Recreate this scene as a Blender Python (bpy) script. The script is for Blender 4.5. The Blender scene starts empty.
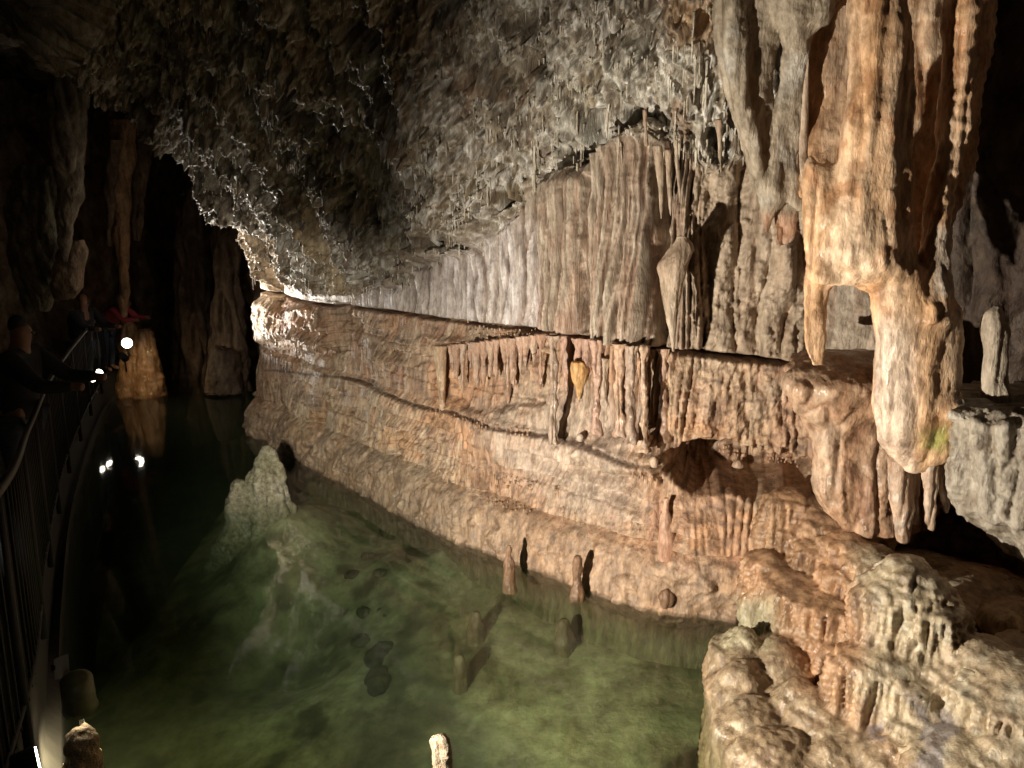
import bpy, bmesh, math, random
import numpy as np
random.seed(7); RNG = np.random.RandomState(11)
DET = 1.0                                  # mesh detail
sc = bpy.context.scene
COL = sc.collection
F32 = np.float32

# ------------------------------------------------------------------ camera
CAM = np.array([0.0, 0.0, 2.6]); FPX = 804.0; PITCH = math.radians(11.5)
cp, sp_ = math.cos(PITCH), math.sin(PITCH)
cd = bpy.data.cameras.new('camera'); cam = bpy.data.objects.new('camera', cd); COL.objects.link(cam)
cam.location = CAM; cam.rotation_euler = (math.pi/2 - PITCH, 0, 0)
cd.sensor_width = 36; cd.lens = 36*FPX/1024; cd.clip_start = .05; cd.clip_end = 200
sc.camera = cam

def ray(px, py):
    px = np.asarray(px, float); py = np.asarray(py, float)
    a = (px-512)/FPX; b = -(py-384)/FPX
    return np.stack([a + 0*b, cp + b*sp_ + 0*a, -sp_ + b*cp + 0*a], -1)
def at(px, py, Y):                         # point seen at a pixel, at forward distance Y
    d = ray(px, py); return CAM + d*(np.asarray(Y)/d[..., 1])[..., None]
def atz(px, py, z):                        # point seen at a pixel, at height z
    d = ray(px, py); return CAM + d*((z-CAM[2])/d[..., 2])[..., None]
def proj(P):
    Q = P - CAM
    f = Q[..., 1]*cp - Q[..., 2]*sp_; u = Q[..., 1]*sp_ + Q[..., 2]*cp
    f = np.where(np.abs(f) < .05, .05, f)
    return 512 + FPX*Q[..., 0]/f, 384 - FPX*u/f, f

# ------------------------------------------------------------------ noise
_perm = RNG.permutation(256).astype(np.int32); _perm = np.concatenate([_perm, _perm, _perm])
_g = RNG.normal(size=(256, 3)); _g = (_g/np.linalg.norm(_g, axis=1)[:, None]*1.5).astype(F32)
def pn(x, y, z=0.0, seed=0):
    x = np.asarray(x, F32) + F32(seed*17.31); y = np.asarray(y, F32) + F32(seed*5.77) + 0*x
    z = np.asarray(z, F32) + F32(seed*9.13) + 0*x
    xi = np.floor(x); yi = np.floor(y); zi = np.floor(z)
    fx = x-xi; fy = y-yi; fz = z-zi
    xi = xi.astype(np.int32) & 255; yi = yi.astype(np.int32) & 255; zi = zi.astype(np.int32) & 255
    u = fx*fx*fx*(fx*(fx*6-15)+10); v = fy*fy*fy*(fy*(fy*6-15)+10); w = fz*fz*fz*(fz*(fz*6-15)+10)
    r = []
    for dx in (0, 1):
        a = _perm[(xi+dx) & 255]
        for dy in (0, 1):
            b = _perm[(a+yi+dy) & 255]
            for dz in (0, 1):
                g = _g[_perm[(b+zi+dz) & 255]]
                r.append(g[..., 0]*(fx-dx)+g[..., 1]*(fy-dy)+g[..., 2]*(fz-dz))
    l = lambda a, b, t: a+(b-a)*t
    return l(l(l(r[0], r[1], w), l(r[2], r[3], w), v), l(l(r[4], r[5], w), l(r[6], r[7], w), v), u)
def fbm(P, f, o=4, seed=0, sq=(1, 1, 1), gain=.5, ridge=False):
    t = 0; a = 1.0; n = 0
    for i in range(o):
        q = pn(P[..., 0]*f*sq[0], P[..., 1]*f*sq[1], P[..., 2]*f*sq[2], seed+i*3.7)
        if ridge: q = 1-2*np.abs(q)
        t = t+a*q; n += a; a *= gain; f *= 2.03
    return t/n
def ss(a, b, x):
    t = np.clip((x-a)/(b-a), 0, 1); return t*t*(3-2*t)
def mixc(c, t, m):
    return c + (np.asarray(t, F32)-c)*np.clip(m, 0, 1)[..., None]
def polysd(poly, X, Y):                    # signed distance, positive inside
    poly = np.array(poly, float); best = np.full(X.shape, 1e9); ins = np.zeros(X.shape, bool)
    for i in range(len(poly)):
        ax, ay = poly[i]; bx, by = poly[(i+1) % len(poly)]
        dx, dy = bx-ax, by-ay
        t = np.clip(((X-ax)*dx+(Y-ay)*dy)/(dx*dx+dy*dy+1e-9), 0, 1)
        best = np.minimum(best, np.hypot(X-ax-t*dx, Y-ay-t*dy))
        c = ((ay > Y) != (by > Y))
        if dy != 0: ins ^= c & (X < ax+(Y-ay)/dy*dx)
    return np.where(ins, best, -best)
def spline(pts, n):                        # Catmull-Rom through points, n samples per span
    p = np.array(pts, float); p = np.vstack([2*p[0]-p[1], p, 2*p[-1]-p[-2]]); out = []
    for i in range(1, len(p)-2):
        t = np.linspace(0, 1, n, endpoint=False)[:, None]
        a, b, c, d = p[i-1], p[i], p[i+1], p[i+2]
        out.append(.5*((2*b)+(-a+c)*t+(2*a-5*b+4*c-d)*t*t+(-a+3*b-3*c+d)*t**3))
    out.append(p[-2][None]); return np.vstack(out)

# ------------------------------------------------------------------ materials
def nodes(m):
    m.use_nodes = True; nt = m.node_tree; nt.nodes.clear(); return nt
def rock_mat(name, tint=(1, 1, 1), rough=.55, bump=.5, fine=60, streak=1.0, wet=.3, grime=(.22, .17, .12), gr=.25):
    m = bpy.data.materials.new(name); nt = nodes(m); N = nt.nodes; L = nt.links
    out = N.new('ShaderNodeOutputMaterial'); b = N.new('ShaderNodeBsdfPrincipled')
    at_ = N.new('ShaderNodeAttribute'); at_.attribute_name = 'Col'
    tc = N.new('ShaderNodeTexCoord'); mp = N.new('ShaderNodeMapping'); mp.inputs['Scale'].default_value = (1, 1, streak)
    L.new(tc.outputs['Object'], mp.inputs[0])
    def noi(s, d, r=.6):
        n = N.new('ShaderNodeTexNoise'); n.inputs['Scale'].default_value = s; n.inputs['Detail'].default_value = d
        n.inputs['Roughness'].default_value = r; L.new(mp.outputs[0], n.inputs['Vector']); return n
    n1 = noi(fine*.28, 6, .7); n2 = noi(fine*1.3, 3, .6)
    r1 = N.new('ShaderNodeValToRGB'); r1.color_ramp.elements[0].position = .36; r1.color_ramp.elements[1].position = .64
    r1.color_ramp.elements[0].color = (.5, .46, .42, 1); r1.color_ramp.elements[1].color = (1.35, 1.35, 1.35, 1)
    L.new(n1.outputs['Fac'], r1.inputs[0])
    mu = N.new('ShaderNodeMix'); mu.data_type = 'RGBA'; mu.blend_type = 'MULTIPLY'; mu.inputs[0].default_value = 1
    L.new(at_.outputs['Color'], mu.inputs[6]); L.new(r1.outputs[0], mu.inputs[7])
    r2 = N.new('ShaderNodeValToRGB'); r2.color_ramp.elements[0].position = .56; r2.color_ramp.elements[1].position = .7
    L.new(n2.outputs['Fac'], r2.inputs[0])
    sc_ = N.new('ShaderNodeMath'); sc_.operation = 'MULTIPLY'; sc_.inputs[1].default_value = gr; L.new(r2.outputs[0], sc_.inputs[0])
    m2 = N.new('ShaderNodeMix'); m2.data_type = 'RGBA'; L.new(sc_.outputs[0], m2.inputs[0])
    L.new(mu.outputs[2], m2.inputs[6]); m2.inputs[7].default_value = (*grime, 1)
    m3 = N.new('ShaderNodeMix'); m3.data_type = 'RGBA'; m3.blend_type = 'MULTIPLY'; m3.inputs[0].default_value = 1
    L.new(m2.outputs[2], m3.inputs[6]); m3.inputs[7].default_value = (*tint, 1)
    L.new(m3.outputs[2], b.inputs['Base Color'])
    rr = N.new('ShaderNodeMapRange'); rr.inputs[1].default_value = .3; rr.inputs[2].default_value = .7
    rr.inputs[3].default_value = rough-wet*.6; rr.inputs[4].default_value = min(rough+.25, .95)
    n3 = noi(fine*.12, 3); L.new(n3.outputs['Fac'], rr.inputs[0]); L.new(rr.outputs[0], b.inputs['Roughness'])
    b.inputs['Specular IOR Level'].default_value = .35+wet*.4
    ad = N.new('ShaderNodeMath'); ad.operation = 'MULTIPLY_ADD'; L.new(n2.outputs['Fac'], ad.inputs[0]); ad.inputs[1].default_value = .45
    L.new(n1.outputs['Fac'], ad.inputs[2])
    bp = N.new('ShaderNodeBump'); bp.inputs['Strength'].default_value = bump; bp.inputs['Distance'].default_value = .05
    L.new(ad.outputs[0], bp.inputs['Height']); L.new(bp.outputs[0], b.inputs['Normal'])
    L.new(b.outputs[0], out.inputs[0]); return m
def plain_mat(name, col, rough=.6, metal=0.0, var=.25, scale=30, emit=None, es=0):
    m = bpy.data.materials.new(name); nt = nodes(m); N = nt.nodes; L = nt.links
    out = N.new('ShaderNodeOutputMaterial'); b = N.new('ShaderNodeBsdfPrincipled')
    tc = N.new('ShaderNodeTexCoord'); n = N.new('ShaderNodeTexNoise'); n.inputs['Scale'].default_value = scale; n.inputs['Detail'].default_value = 4
    L.new(tc.outputs['Object'], n.inputs['Vector'])
    r = N.new('ShaderNodeValToRGB'); r.color_ramp.elements[0].position = .3; r.color_ramp.elements[1].position = .7
    r.color_ramp.elements[0].color = (*[c*(1-var) for c in col], 1); r.color_ramp.elements[1].color = (*[min(1, c*(1+var)) for c in col], 1)
    L.new(n.outputs['Fac'], r.inputs[0]); L.new(r.outputs[0], b.inputs['Base Color'])
    b.inputs['Roughness'].default_value = rough; b.inputs['Metallic'].default_value = metal
    if emit:
        b.inputs['Emission Color'].default_value = (*emit, 1); b.inputs['Emission Strength'].default_value = es
    L.new(b.outputs[0], out.inputs[0]); return m
M = dict(
    wall=rock_mat('cave_rock', bump=.42, fine=60, streak=.3, wet=.4),
    flow=rock_mat('wet_flowstone', bump=.32, fine=60, streak=.35, wet=.6, rough=.45),
    calc=rock_mat('orange_calcite', bump=.36, fine=60, streak=.3, wet=.6, rough=.45, gr=.3, grime=(.3, .13, .05)),
    white=rock_mat('white_calcite', bump=.4, fine=90, streak=.4, wet=.2, gr=.1),
    dark=rock_mat('dark_rock', bump=.5, fine=30, streak=.5, wet=.1, grime=(.05, .035, .022)),
    bed=rock_mat('pool_bed_mud', bump=.4, fine=14, streak=1, wet=0, gr=.35, grime=(.12, .12, .05)),
    crust=rock_mat('coral_crust', bump=.9, fine=80, streak=1, wet=.1, gr=.3, grime=(.12, .1, .07)),
    concrete=plain_mat('path_concrete', (.025, .023, .02), .8, scale=9),
    metal=plain_mat('rail_metal', (.07, .062, .05), .5, .6, scale=60),
    black=plain_mat('black_metal', (.005, .005, .005), .7, .0),
    green=plain_mat('green_housing', (.10, .11, .05), .5, .2, scale=20),
    paper=plain_mat('sign_card', (.62, .6, .56), .7, 0, .06, 40),
    ink=plain_mat('sign_ink', (.08, .08, .09), .7),
    lens=plain_mat('lamp_lens', (.9, .9, .85), .3, 0, .02, emit=(1, .9, .72), es=13),
    skin=plain_mat('skin', (.20, .11, .075), .55, 0, .08),
    red=plain_mat('red_cloth', (.30, .035, .05), .85, 0, .2, 60),
    navy=plain_mat('dark_cloth', (.014, .014, .02), .9, 0, .3, 60),
    hair=plain_mat('brown_hair', (.16, .075, .03), .7, 0, .3, 90),
    jeans=plain_mat('denim', (.04, .05, .08), .9, 0, .3, 60),
)

# ------------------------------------------------------------------ meshes
def grid_faces(nr, nc, wrap=False, flip=False):
    i = np.arange(nr-1)[:, None]*nc; j = np.arange(nc if wrap else nc-1)[None]; j2 = (j+1) % nc
    q = np.stack([i+j, i+j2, i+nc+j2, i+nc+j], -1).reshape(-1, 4)
    return q[:, ::-1] if flip else q
def raw_mesh(name, V, Q, T=None):
    me = bpy.data.meshes.new(name); V = np.asarray(V, F32).reshape(-1, 3)
    nq = len(Q); nt = 0 if T is None else len(T)
    me.vertices.add(len(V)); me.vertices.foreach_set('co', V.ravel())
    idx = np.asarray(Q, np.int32).ravel()
    if nt: idx = np.concatenate([idx, np.asarray(T, np.int32).ravel()])
    me.loops.add(len(idx)); me.loops.foreach_set('vertex_index', idx)
    st = np.arange(nq)*4
    if nt: st = np.concatenate([st, nq*4+np.arange(nt)*3])
    me.polygons.add(nq+nt); me.polygons.foreach_set('loop_start', st.astype(np.int32))
    me.update(calc_edges=True); me.validate(); return me
def getv(me):
    a = np.empty(len(me.vertices)*3, F32); me.vertices.foreach_get('co', a); return a.reshape(-1, 3)
def getn(me):
    a = np.empty(len(me.vertices)*3, F32); me.vertex_normals.foreach_get('vector', a); return a.reshape(-1, 3)
def setc(me, c):
    a = me.color_attributes.new('Col', 'FLOAT_COLOR', 'POINT'); q = np.ones((len(me.vertices), 4), F32); q[:, :3] = np.clip(c, .004, .95)
    a.data.foreach_set('color', q.ravel())
def smooth(me):
    me.polygons.foreach_set('use_smooth', np.ones(len(me.polygons), bool))
def finish(name, me, mat, disp=None, col=None, center=None, parent=None):
    V = getv(me)
    if disp is not None:
        V = V + getn(me)*disp(V, getn(me))[:, None]
    if col is not None: setc(me, col(V))
    if center is not None: V = V - np.asarray(center, F32)
    me.vertices.foreach_set('co', V.astype(F32).ravel()); me.update(); smooth(me)
    me.materials.append(mat)
    o = bpy.data.objects.new(name, me); COL.objects.link(o)
    if center is not None: o.location = center
    if parent: o.parent = parent
    return o
def tag(o, label=None, cat=None, group=None, kind=None):
    if label: o['label'] = label
    if cat: o['category'] = cat
    if group: o['group'] = group
    if kind: o['kind'] = kind
    return o

def interp_rows(rows, n, smooth_=True):
    r = np.array(rows, float); t = np.concatenate([[0], np.cumsum(np.abs(np.diff(r[:, 0]))+.5)])
    if smooth_:
        s = spline(r, 24); ts = np.interp(np.arange(len(s)), np.arange(len(r))*24, t)
    else: s, ts = r, t
    u = np.linspace(0, t[-1], n)
    return np.stack([np.interp(u, ts, s[:, k]) for k in range(r.shape[1])], 1)
def loft_geo(rows, Y, thick=.6, step=.007, tmin=.004, na=None, power=1.0, back=None):
    """rows of (pixel y, left x, right x[, extra depth]); a closed solid of real thickness standing at distance Y."""
    r0 = np.array(rows, float)
    if r0.shape[1] == 3: r0 = np.hstack([r0, np.zeros((len(r0), 1))])
    h = abs(r0[-1, 0]-r0[0, 0])/FPX*Y; n = max(8, int(h/(step/DET)))
    r = interp_rows(r0, n)
    Yd = Y+r[:, 3]
    A = at(r[:, 1], r[:, 0], Yd); B = at(r[:, 2], r[:, 0], Yd); c = (A+B)/2; hw = np.maximum(np.abs(B[:, 0]-A[:, 0])/2, .0015)
    w = hw.max(); na = na or int(np.clip(2*math.pi*w*(.5+.5*thick)/(step/DET), 10, 420))
    th = np.linspace(0, 2*math.pi, na, endpoint=False)[None]
    ca, sa = np.cos(th), np.sin(th)
    ex = np.sign(ca)*np.abs(ca)**power; ey = np.sign(sa)*np.abs(sa)**power
    ty = np.maximum(thick*hw, np.minimum(tmin, hw))[:, None]
    X = c[:, 0, None]+hw[:, None]*ex; Yy = c[:, 1, None]+ty*ey; Z = c[:, 2, None]+0*ex
    V = np.stack([X, Yy, Z], -1).reshape(-1, 3)
    top = len(V); V = np.vstack([V, c[0], c[-1]])
    Q = grid_faces(n, na, True, flip=False)
    j = np.arange(na); j2 = (j+1) % na
    T = np.vstack([np.stack([j2, j, np.full(na, top)], 1), np.stack([(n-1)*na+j, (n-1)*na+j2, np.full(na, top+1)], 1)])
    # outward check: rows go downward
    return V, Q[:, ::-1] if Z[0, 0] < Z[-1, 0] else Q, T if Z[0, 0] >= Z[-1, 0] else T[:, ::-1]
def fix_normals(me):
    bm = bmesh.new(); bm.from_mesh(me); bmesh.ops.recalc_face_normals(bm, faces=bm.faces); bm.to_mesh(me); bm.free()
def merge_geo(gs):
    Vs, Qs, Ts = [], [], []; o = 0
    for V, Q, T in gs:
        Vs.append(V); Qs.append(Q+o); Ts.append(T+o); o += len(V)
    return np.vstack(Vs), np.vstack(Qs), np.vstack(Ts)
def remesh(geos, voxel, it=4):
    V, Q, T = merge_geo(geos); me = raw_mesh('tmp', V, Q, T); fix_normals(me)
    o = bpy.data.objects.new('tmp', me); COL.objects.link(o)
    m = o.modifiers.new('r', 'REMESH'); m.mode = 'VOXEL'; m.voxel_size = voxel
    s = o.modifiers.new('s', 'SMOOTH'); s.iterations = it; s.factor = .5
    dg = bpy.context.evaluated_depsgraph_get(); dg.update()
    out = bpy.data.meshes.new_from_object(o.evaluated_get(dg)); bpy.data.objects.remove(o); return out
def loft(name, rows, Y, mat, disp, col, thick=.6, step=.007, power=1.0, center=True, na=None):
    V, Q, T = loft_geo(rows, Y, thick, step, power=power, na=na)
    me = raw_mesh(name, V, Q, T); fix_normals(me)
    c = V.mean(0); c[2] = V[:, 2].max() if rows[0][1]-rows[0][2] else V[:, 2].min()
    return finish(name, me, mat, disp, col, c)
# displacement and colour recipes
def D(lump=(.03, 3), mid=(.01, 12), fine=(.004, 40), flute=(0, 20), seed=0, band=0):
    def f(P, N_):
        P = P.astype(F32); d = lump[0]*fbm(P, lump[1], 3, seed)+mid[0]*fbm(P, mid[1], 3, seed+5, sq=(1, 1, .7))
        if fine[0]: d = d+fine[0]*fbm(P, fine[1], 2, seed+9)
        if flute[0]:
            wob = .25*pn(P[:, 0]*2, P[:, 1]*2, P[:, 2]*1.5, seed+2)
            q = np.abs(pn((P[:, 0]+wob*.15)*flute[1], (P[:, 1]+wob*.1)*flute[1], P[:, 2]*1.1, seed+3))
            d = d+flute[0]*(np.minimum(q*2.2, 1)-.5)*(1-np.clip(np.abs(N_[:, 2]), 0, 1)**3)
        if band: d = d+band*np.sin(P[:, 2]*170+3*pn(P[:, 0]*5, P[:, 1]*5, P[:, 2]*6, seed+4))*(.5+.5*pn(P[:, 0]*4, P[:, 1]*4, P[:, 2]*4, seed))
        return d
    return f
def C(a, b, c=None, seed=0, f=2.5, streak=.35, spots=None):
    a = np.array(a, F32)
    def g(P):
        P = P.astype(F32); n = fbm(P, f, 4, seed, sq=(1.6, 1.6, streak)); o = np.tile(a, (len(P), 1))
        o = mixc(o, b, ss(-.25, .35, n))
        if c is not None: o = mixc(o, c, ss(.0, .4, fbm(P, f*2.6, 3, seed+7, sq=(1, 1, .8)))*.8)
        if spots is not None: o = mixc(o, spots, ss(.12, .35, fbm(P, f*7, 2, seed+3))*.8)
        return o
    return g
# ================================================================== MAIN WALL
PLAN = [(-1.9, 15.2), (-2.4, 13.4), (-3.0, 12.0), (-3.32, 10.9), (-3.40, 10.3), (-3.20, 9.7), (-2.84, 9.28), (-2.25, 8.48), (-1.61, 7.72), (-1.04, 7.02), (-.55, 6.42), (-.04, 6.0), (.42, 5.54), (.74, 5.26), (1.05, 5.08),
        (1.6, 4.98), (2.3, 4.78), (2.95, 4.55), (3.45, 4.0), (3.75, 3.0), (3.8, 1.5), (3.7, 0), (3.5, -2.5)]
cv = spline(PLAN, 200)
seg = np.linalg.norm(np.diff(cv, axis=0), axis=1); cs = np.concatenate([[0], np.cumsum(seg)])
mid = (cv[1:]+cv[:-1])/2; ang = 512+804*mid[:, 0]/np.maximum(mid[:, 1], .4)
vis = (mid[:, 1] > 1) & (ang > 215) & (ang < 1060)
dens = np.where(vis, 1/(np.linalg.norm(mid, axis=1)*.00150), 1/.06)*DET
cum = np.concatenate([[0], np.cumsum(seg*dens)]); NC = int(cum[-1])
uu = np.linspace(0, cum[-1], NC); S = np.interp(uu, cum, cs)
SX = np.interp(S, cs, cv[:, 0]); SY = np.interp(S, cs, cv[:, 1])
tx = np.gradient(SX, S); ty = np.gradient(SY, S); k = np.ones(61)/61
def sm(a): return np.convolve(np.pad(a, 30, 'edge'), k, 'valid')
tx, ty = sm(tx), sm(ty); l = np.hypot(tx, ty); NX, NY = ty/l, -tx/l      # outward normal (towards the pool)
if NX[NC//2] > 0: NX, NY = -NX, -NY
MX, MY = -.64, -.77
CXd = .35*NX+.65*MX; CYd = .35*NY+.65*MY; l = np.hypot(CXd, CYd); CXd /= l; CYd /= l
SPX = 512+804*SX/np.maximum(SY, .4)                                # rough pixel x of each wall column
SPX = np.where(SY < 1, 2000, SPX)
# height of the ceiling lip along the wall (from pixel rows)
lp = np.array([(150, 250), (245, 262), (255, 285), (300, 284), (345, 280), (380, 268), (420, 248), (460, 226), (500, 200), (540, 160), (580, 150), (640, 122), (690, 140), (720, 150), (760, 120), (800, 80), (850, 60), (1024, 40), (1400, 0), (2000, 0)], float)
SPXm = np.where(S < cs[np.argmax(cv[:, 1] < 10.2)], 245, SPX)
lpy = np.interp(SPXm, lp[:, 0], lp[:, 1])
def zrow(pxs, pys, extra=.22):                                     # height on the wall of a line given by pixels
    py = np.interp(SPXm, pxs, pys); t = (384-py)/FPX; Yb = np.clip(SY-NY*extra, 3.4, 12); return 2.6+Yb*(t*cp-sp_)/(cp+t*sp_)
ZC = np.clip(zrow(lp[:, 0], lp[:, 1]), 1.84, 3.6)
ZC = ZC+(.10*pn(S*1.6, 0*S, 0, 5)+.07*pn(S*5, 0*S, 0, 6)+.03*pn(S*14, 0*S, 0, 7))*ss(290, 380, SPX)
ZCR = np.clip(zrow([245, 262, 300, 351, 394, 437, 487, 546, 597, 644, 691, 726, 796, 1024], [290, 297, 305, 310, 314, 323, 327, 333, 341, 347, 350, 355, 364, 385]), 1.6, 1.9)
ZCR2 = np.clip(zrow([245, 300, 339, 370, 400, 437, 480, 520, 560, 590, 644, 700], [368, 374, 380, 393, 405, 413, 424, 430, 437, 443, 462, 468]), .75, 1.4)
for a_ in (1,): ZCR, ZCR2 = [np.convolve(np.pad(q_, 40, 'edge'), np.ones(81)/81, 'valid') for q_ in (ZCR, ZCR2)]
nw = int(430*DET); n_c1 = int(300*DET)
tz = np.concatenate([np.linspace(-1.8, -.22, 14, endpoint=False)])
zlow = tz[:, None]+0*ZC[None]
zw = -.22+(ZC[None]+.22)*np.linspace(0, 1, nw)[:, None]
# macro profile
def prof(z): return np.interp(z, [-1.8, -.8, -.25, -.02, .1, .36, .42, 1.0, 1.05, 1.74, 1.78, 2.6, 3.6], [.45, -.05, -.16, .03, .02, -.05, -.13, -.17, -.22, -.28, -.24, -.27, -.3])
Zw = np.vstack([zlow, zw]); Ow = prof(Zw+(1.755-ZCR)[None]*ss(1.2, 1.7, Zw))
jut = .08+.07*ss(300, 420, SPX)*(1-ss(690, 760, SPX))
Ow = Ow+jut[None]*ss(-.16, 0.0, Zw-ZC[None])
Xw = SX[None]+NX[None]*Ow; Yw = SY[None]+NY[None]*Ow
Lc = np.concatenate([np.linspace(0, 3.0, n_c1)[1:], np.linspace(3.0, 9, 36)[1:]])
an = np.radians(np.interp(Lc, [0, .5, 1.2, 2.2, 3.2, 9], [72, 62, 52, 40, 22, 8]))
dl = np.diff(np.concatenate([[0], Lc])); oc = np.cumsum(dl*np.cos(an)); uc = np.cumsum(dl*np.sin(an))
Xc = Xw[-1][None]+CXd[None]*oc[:, None]; Yc = Yw[-1][None]+CYd[None]*oc[:, None]; Zc = ZC[None]+uc[:, None]
X = np.vstack([Xw, Xc]); Y = np.vstack([Yw, Yc]); Z = np.vstack([Zw, Zc]); NR = X.shape[0]
isC = np.concatenate([np.zeros(len(Zw)), np.ones(len(Zc))])[:, None]*ss(0, .25, np.concatenate([np.zeros(len(Zw)), Lc]))[:, None]
anr = np.concatenate([np.full(len(Zw), math.pi/2), an])[:, None]
DX = (NX[None]*(1-isC)+CXd[None]*isC)*np.sin(anr); DY = (NY[None]*(1-isC)+CYd[None]*isC)*np.sin(anr); DZ = -np.cos(anr)*isC+0*DX
PX, PY, PF = proj(np.stack([X, Y, Z], -1))
Sg = np.broadcast_to(S[None], X.shape); Lg = np.broadcast_to(np.concatenate([np.zeros(len(Zw)), Lc])[:, None], X.shape)
warp = 7*pn(PX/22, PY/22, 0, 3)+4*pn(PX/8, PY/8, 0, 4)
def msk(poly, soft=5, wp=1.0): 
    p = np.array(poly, float); o = np.zeros(X.shape, F32)
    x0, y0 = p.min(0)-soft-14; x1, y1 = p.max(0)+soft+14
    b = (PX > x0) & (PX < x1) & (PY > y0) & (PY < y1) & (PF > .5)
    if b.any(): o[b] = ss(-soft, soft, polysd(poly, PX[b], PY[b])+wp*warp[b])
    return o
def bandm(y0, y1, x0, x1, s=6): return ss(y0-s, y0+s, PY)*(1-ss(y1-s, y1+s, PY))*ss(x0-s, x0+s, PX)*(1-ss(x1-s, x1+s, PX))
def P3(fs, fz, seed=0, off=None):
    return pn(Sg*fs, Z*fz+(0 if off is None else off), Lg*fz*.7, seed)
def fb(f, o, seed, fz=1.0, gain=.5, ridge=False):
    return fbm(np.stack([Sg, Z+0*Sg, Lg], -1), f, o, seed, sq=(1, fz, fz), gain=gain, ridge=ridge)
ceil = np.where(Lg > 0, 1.0, 0.0); near = (Z > 0)
d = np.zeros(X.shape, F32)
lipz = ss(-.16, -.03, Z-ZC[None])*(1-ceil)*ss(1.86, 1.95, ZC)[None]
XYZ = np.stack([X, Y, Z], -1).astype(F32)
def fc(f, o, seed, fz=.6, gain=.5, ridge=False): return fbm(XYZ, f, o, seed, sq=(1, 1, fz), gain=gain, ridge=ridge)
cz_ = np.clip(ceil+lipz, 0, 1)
def fw_(f, o, seed, fz=1.0): return fb(f, o, seed, fz)*(1-cz_)+fc(f, o, seed, .6)*cz_
n_big = fw_(.9, 3, 1); n_mid = fw_(3.2, 4, 2, .8); n_fine = fw_(14, 4, 3); n_mic = fw_(55, 2, 4)
d += .10*n_big*ss(-.1, .5, Z)+.036*n_mid+.014*n_fine+.006*n_mic
ZK = Z-ZCR[None]+1.755
low = (1-ceil)*(1-ss(1.72, 1.78, ZK))
up = (1-ceil)*ss(1.73, 1.79, ZK)
# pipes (organ-pipe flutes)
def pipes(freq, seed, wob=.5, fz=.8):
    ph = Sg*freq+wob*pn(Sg*freq*.35, Z*fz, 0, seed)*1.6
    return np.abs(np.sin(math.pi*ph))**.55
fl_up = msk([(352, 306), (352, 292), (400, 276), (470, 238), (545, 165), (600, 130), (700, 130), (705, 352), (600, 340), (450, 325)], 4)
amp = .6+.8*(P3(3, .5, 12)+.3)
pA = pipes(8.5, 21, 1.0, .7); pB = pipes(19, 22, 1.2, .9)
d += up*fl_up*(1.25+.3*ss(540, 560, PX))*(.065*amp*(pA-.5)+.040*(pB-.5))
rough_r = msk([(690, 140), (810, 140), (810, 362), (690, 352)], 6)
d += up*rough_r*(.07*(pipes(4.5, 23, 1.0, 1.4)-.5)+.09*fb(7, 4, 31, .4)+.05*np.maximum(fb(20, 3, 32), 0))
# broad columns standing out of the wall
for (c, h, a, y0) in ((573, 27, .17, 172), (636, 29, .27, 120), (681, 14, .06, 180), (724, 14, .05, 170), (775, 20, .06, 170), (520, 20, .05, 200)):
    q = np.clip(1-((PX-c-2*pn(0*PX, PY/30, 0, c))/h)**2, 0, 1)
    d += up*a*np.sqrt(q)*ss(y0-12, y0+12, PY)
d += up*(-.10)*msk([(594, 175), (601, 175), (600, 330), (594, 330)], 3, .3)+up*(-.2)*msk([(663, 165), (671, 165), (672, 330), (665, 330)], 3, .3)
# old water line cracks
def crack(zc_, x0, x1, dep, wid, seed, step=0):
    z0 = zc_+0*Z+.018*pn(Sg*2.2, 0*Sg, 0, seed)+.008*pn(Sg*9, 0*Sg, 0, seed+1)
    m = ss(x0-8, x0+8, PX)*(1-ss(x1-8, x1+8, PX))*(1-ceil)
    g = np.exp(-((Z-z0)/wid)**2)*m*(.75+.5*pn(Sg*6, 0*Sg, 0, seed+2))
    s_ = step*m*ss(-wid, wid, z0-Z)*(1-ss(.0, .28, z0-Z))
    return -dep*g+s_
d += crack(ZCR[None], 262, 815, .17, .017, 41, 0)
z2 = ZCR2[None]+0*Z
d += crack(z2, 335, 662, .055, .010, 44, .025)
d += crack(z2+.22*1.0, 390, 560, .018, .008, 46, .01)+crack(.62+0*z2, 300, 640, .014, .006, 47, .012)
d += crack(1.5+0*z2, 345, 545, .015, .008, 48)
# stacked bedding bands with small undercuts and drip fringes
for (zb_, st_, x0_, x1_) in ((1.60, .04, 345, 560), (1.45, .05, 262, 440), (1.28, .06, 300, 440), (.86, .055, 300, 660), (.72, .06, 330, 640), (.56, .05, 360, 720), (.44, .055, 300, 760)):
    z0 = zb_+.035*pn(Sg*1.7, 0*Sg, 0, zb_*9)+.012*pn(Sg*8, 0*Sg, 0, zb_*7); m_ = ss(x0_-20, x0_+20, PX)*(1-ss(x1_-20, x1_+20, PX))*(1-ceil)*ss(-.25, .15, pn(Sg*1.1, 0*Sg, 0, zb_*5)+.1)
    t_ = z0-Z; edge = .022*np.maximum(pn(Sg*30, 0*Sg, 0, zb_*3), 0)
    d += m_*st_*(ss(.14, .0, -t_+0*t_)*(t_ < 0)-1.0*ss(edge-.006, edge+.010, t_)*(1-ss(.03, .16, t_)))
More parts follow.
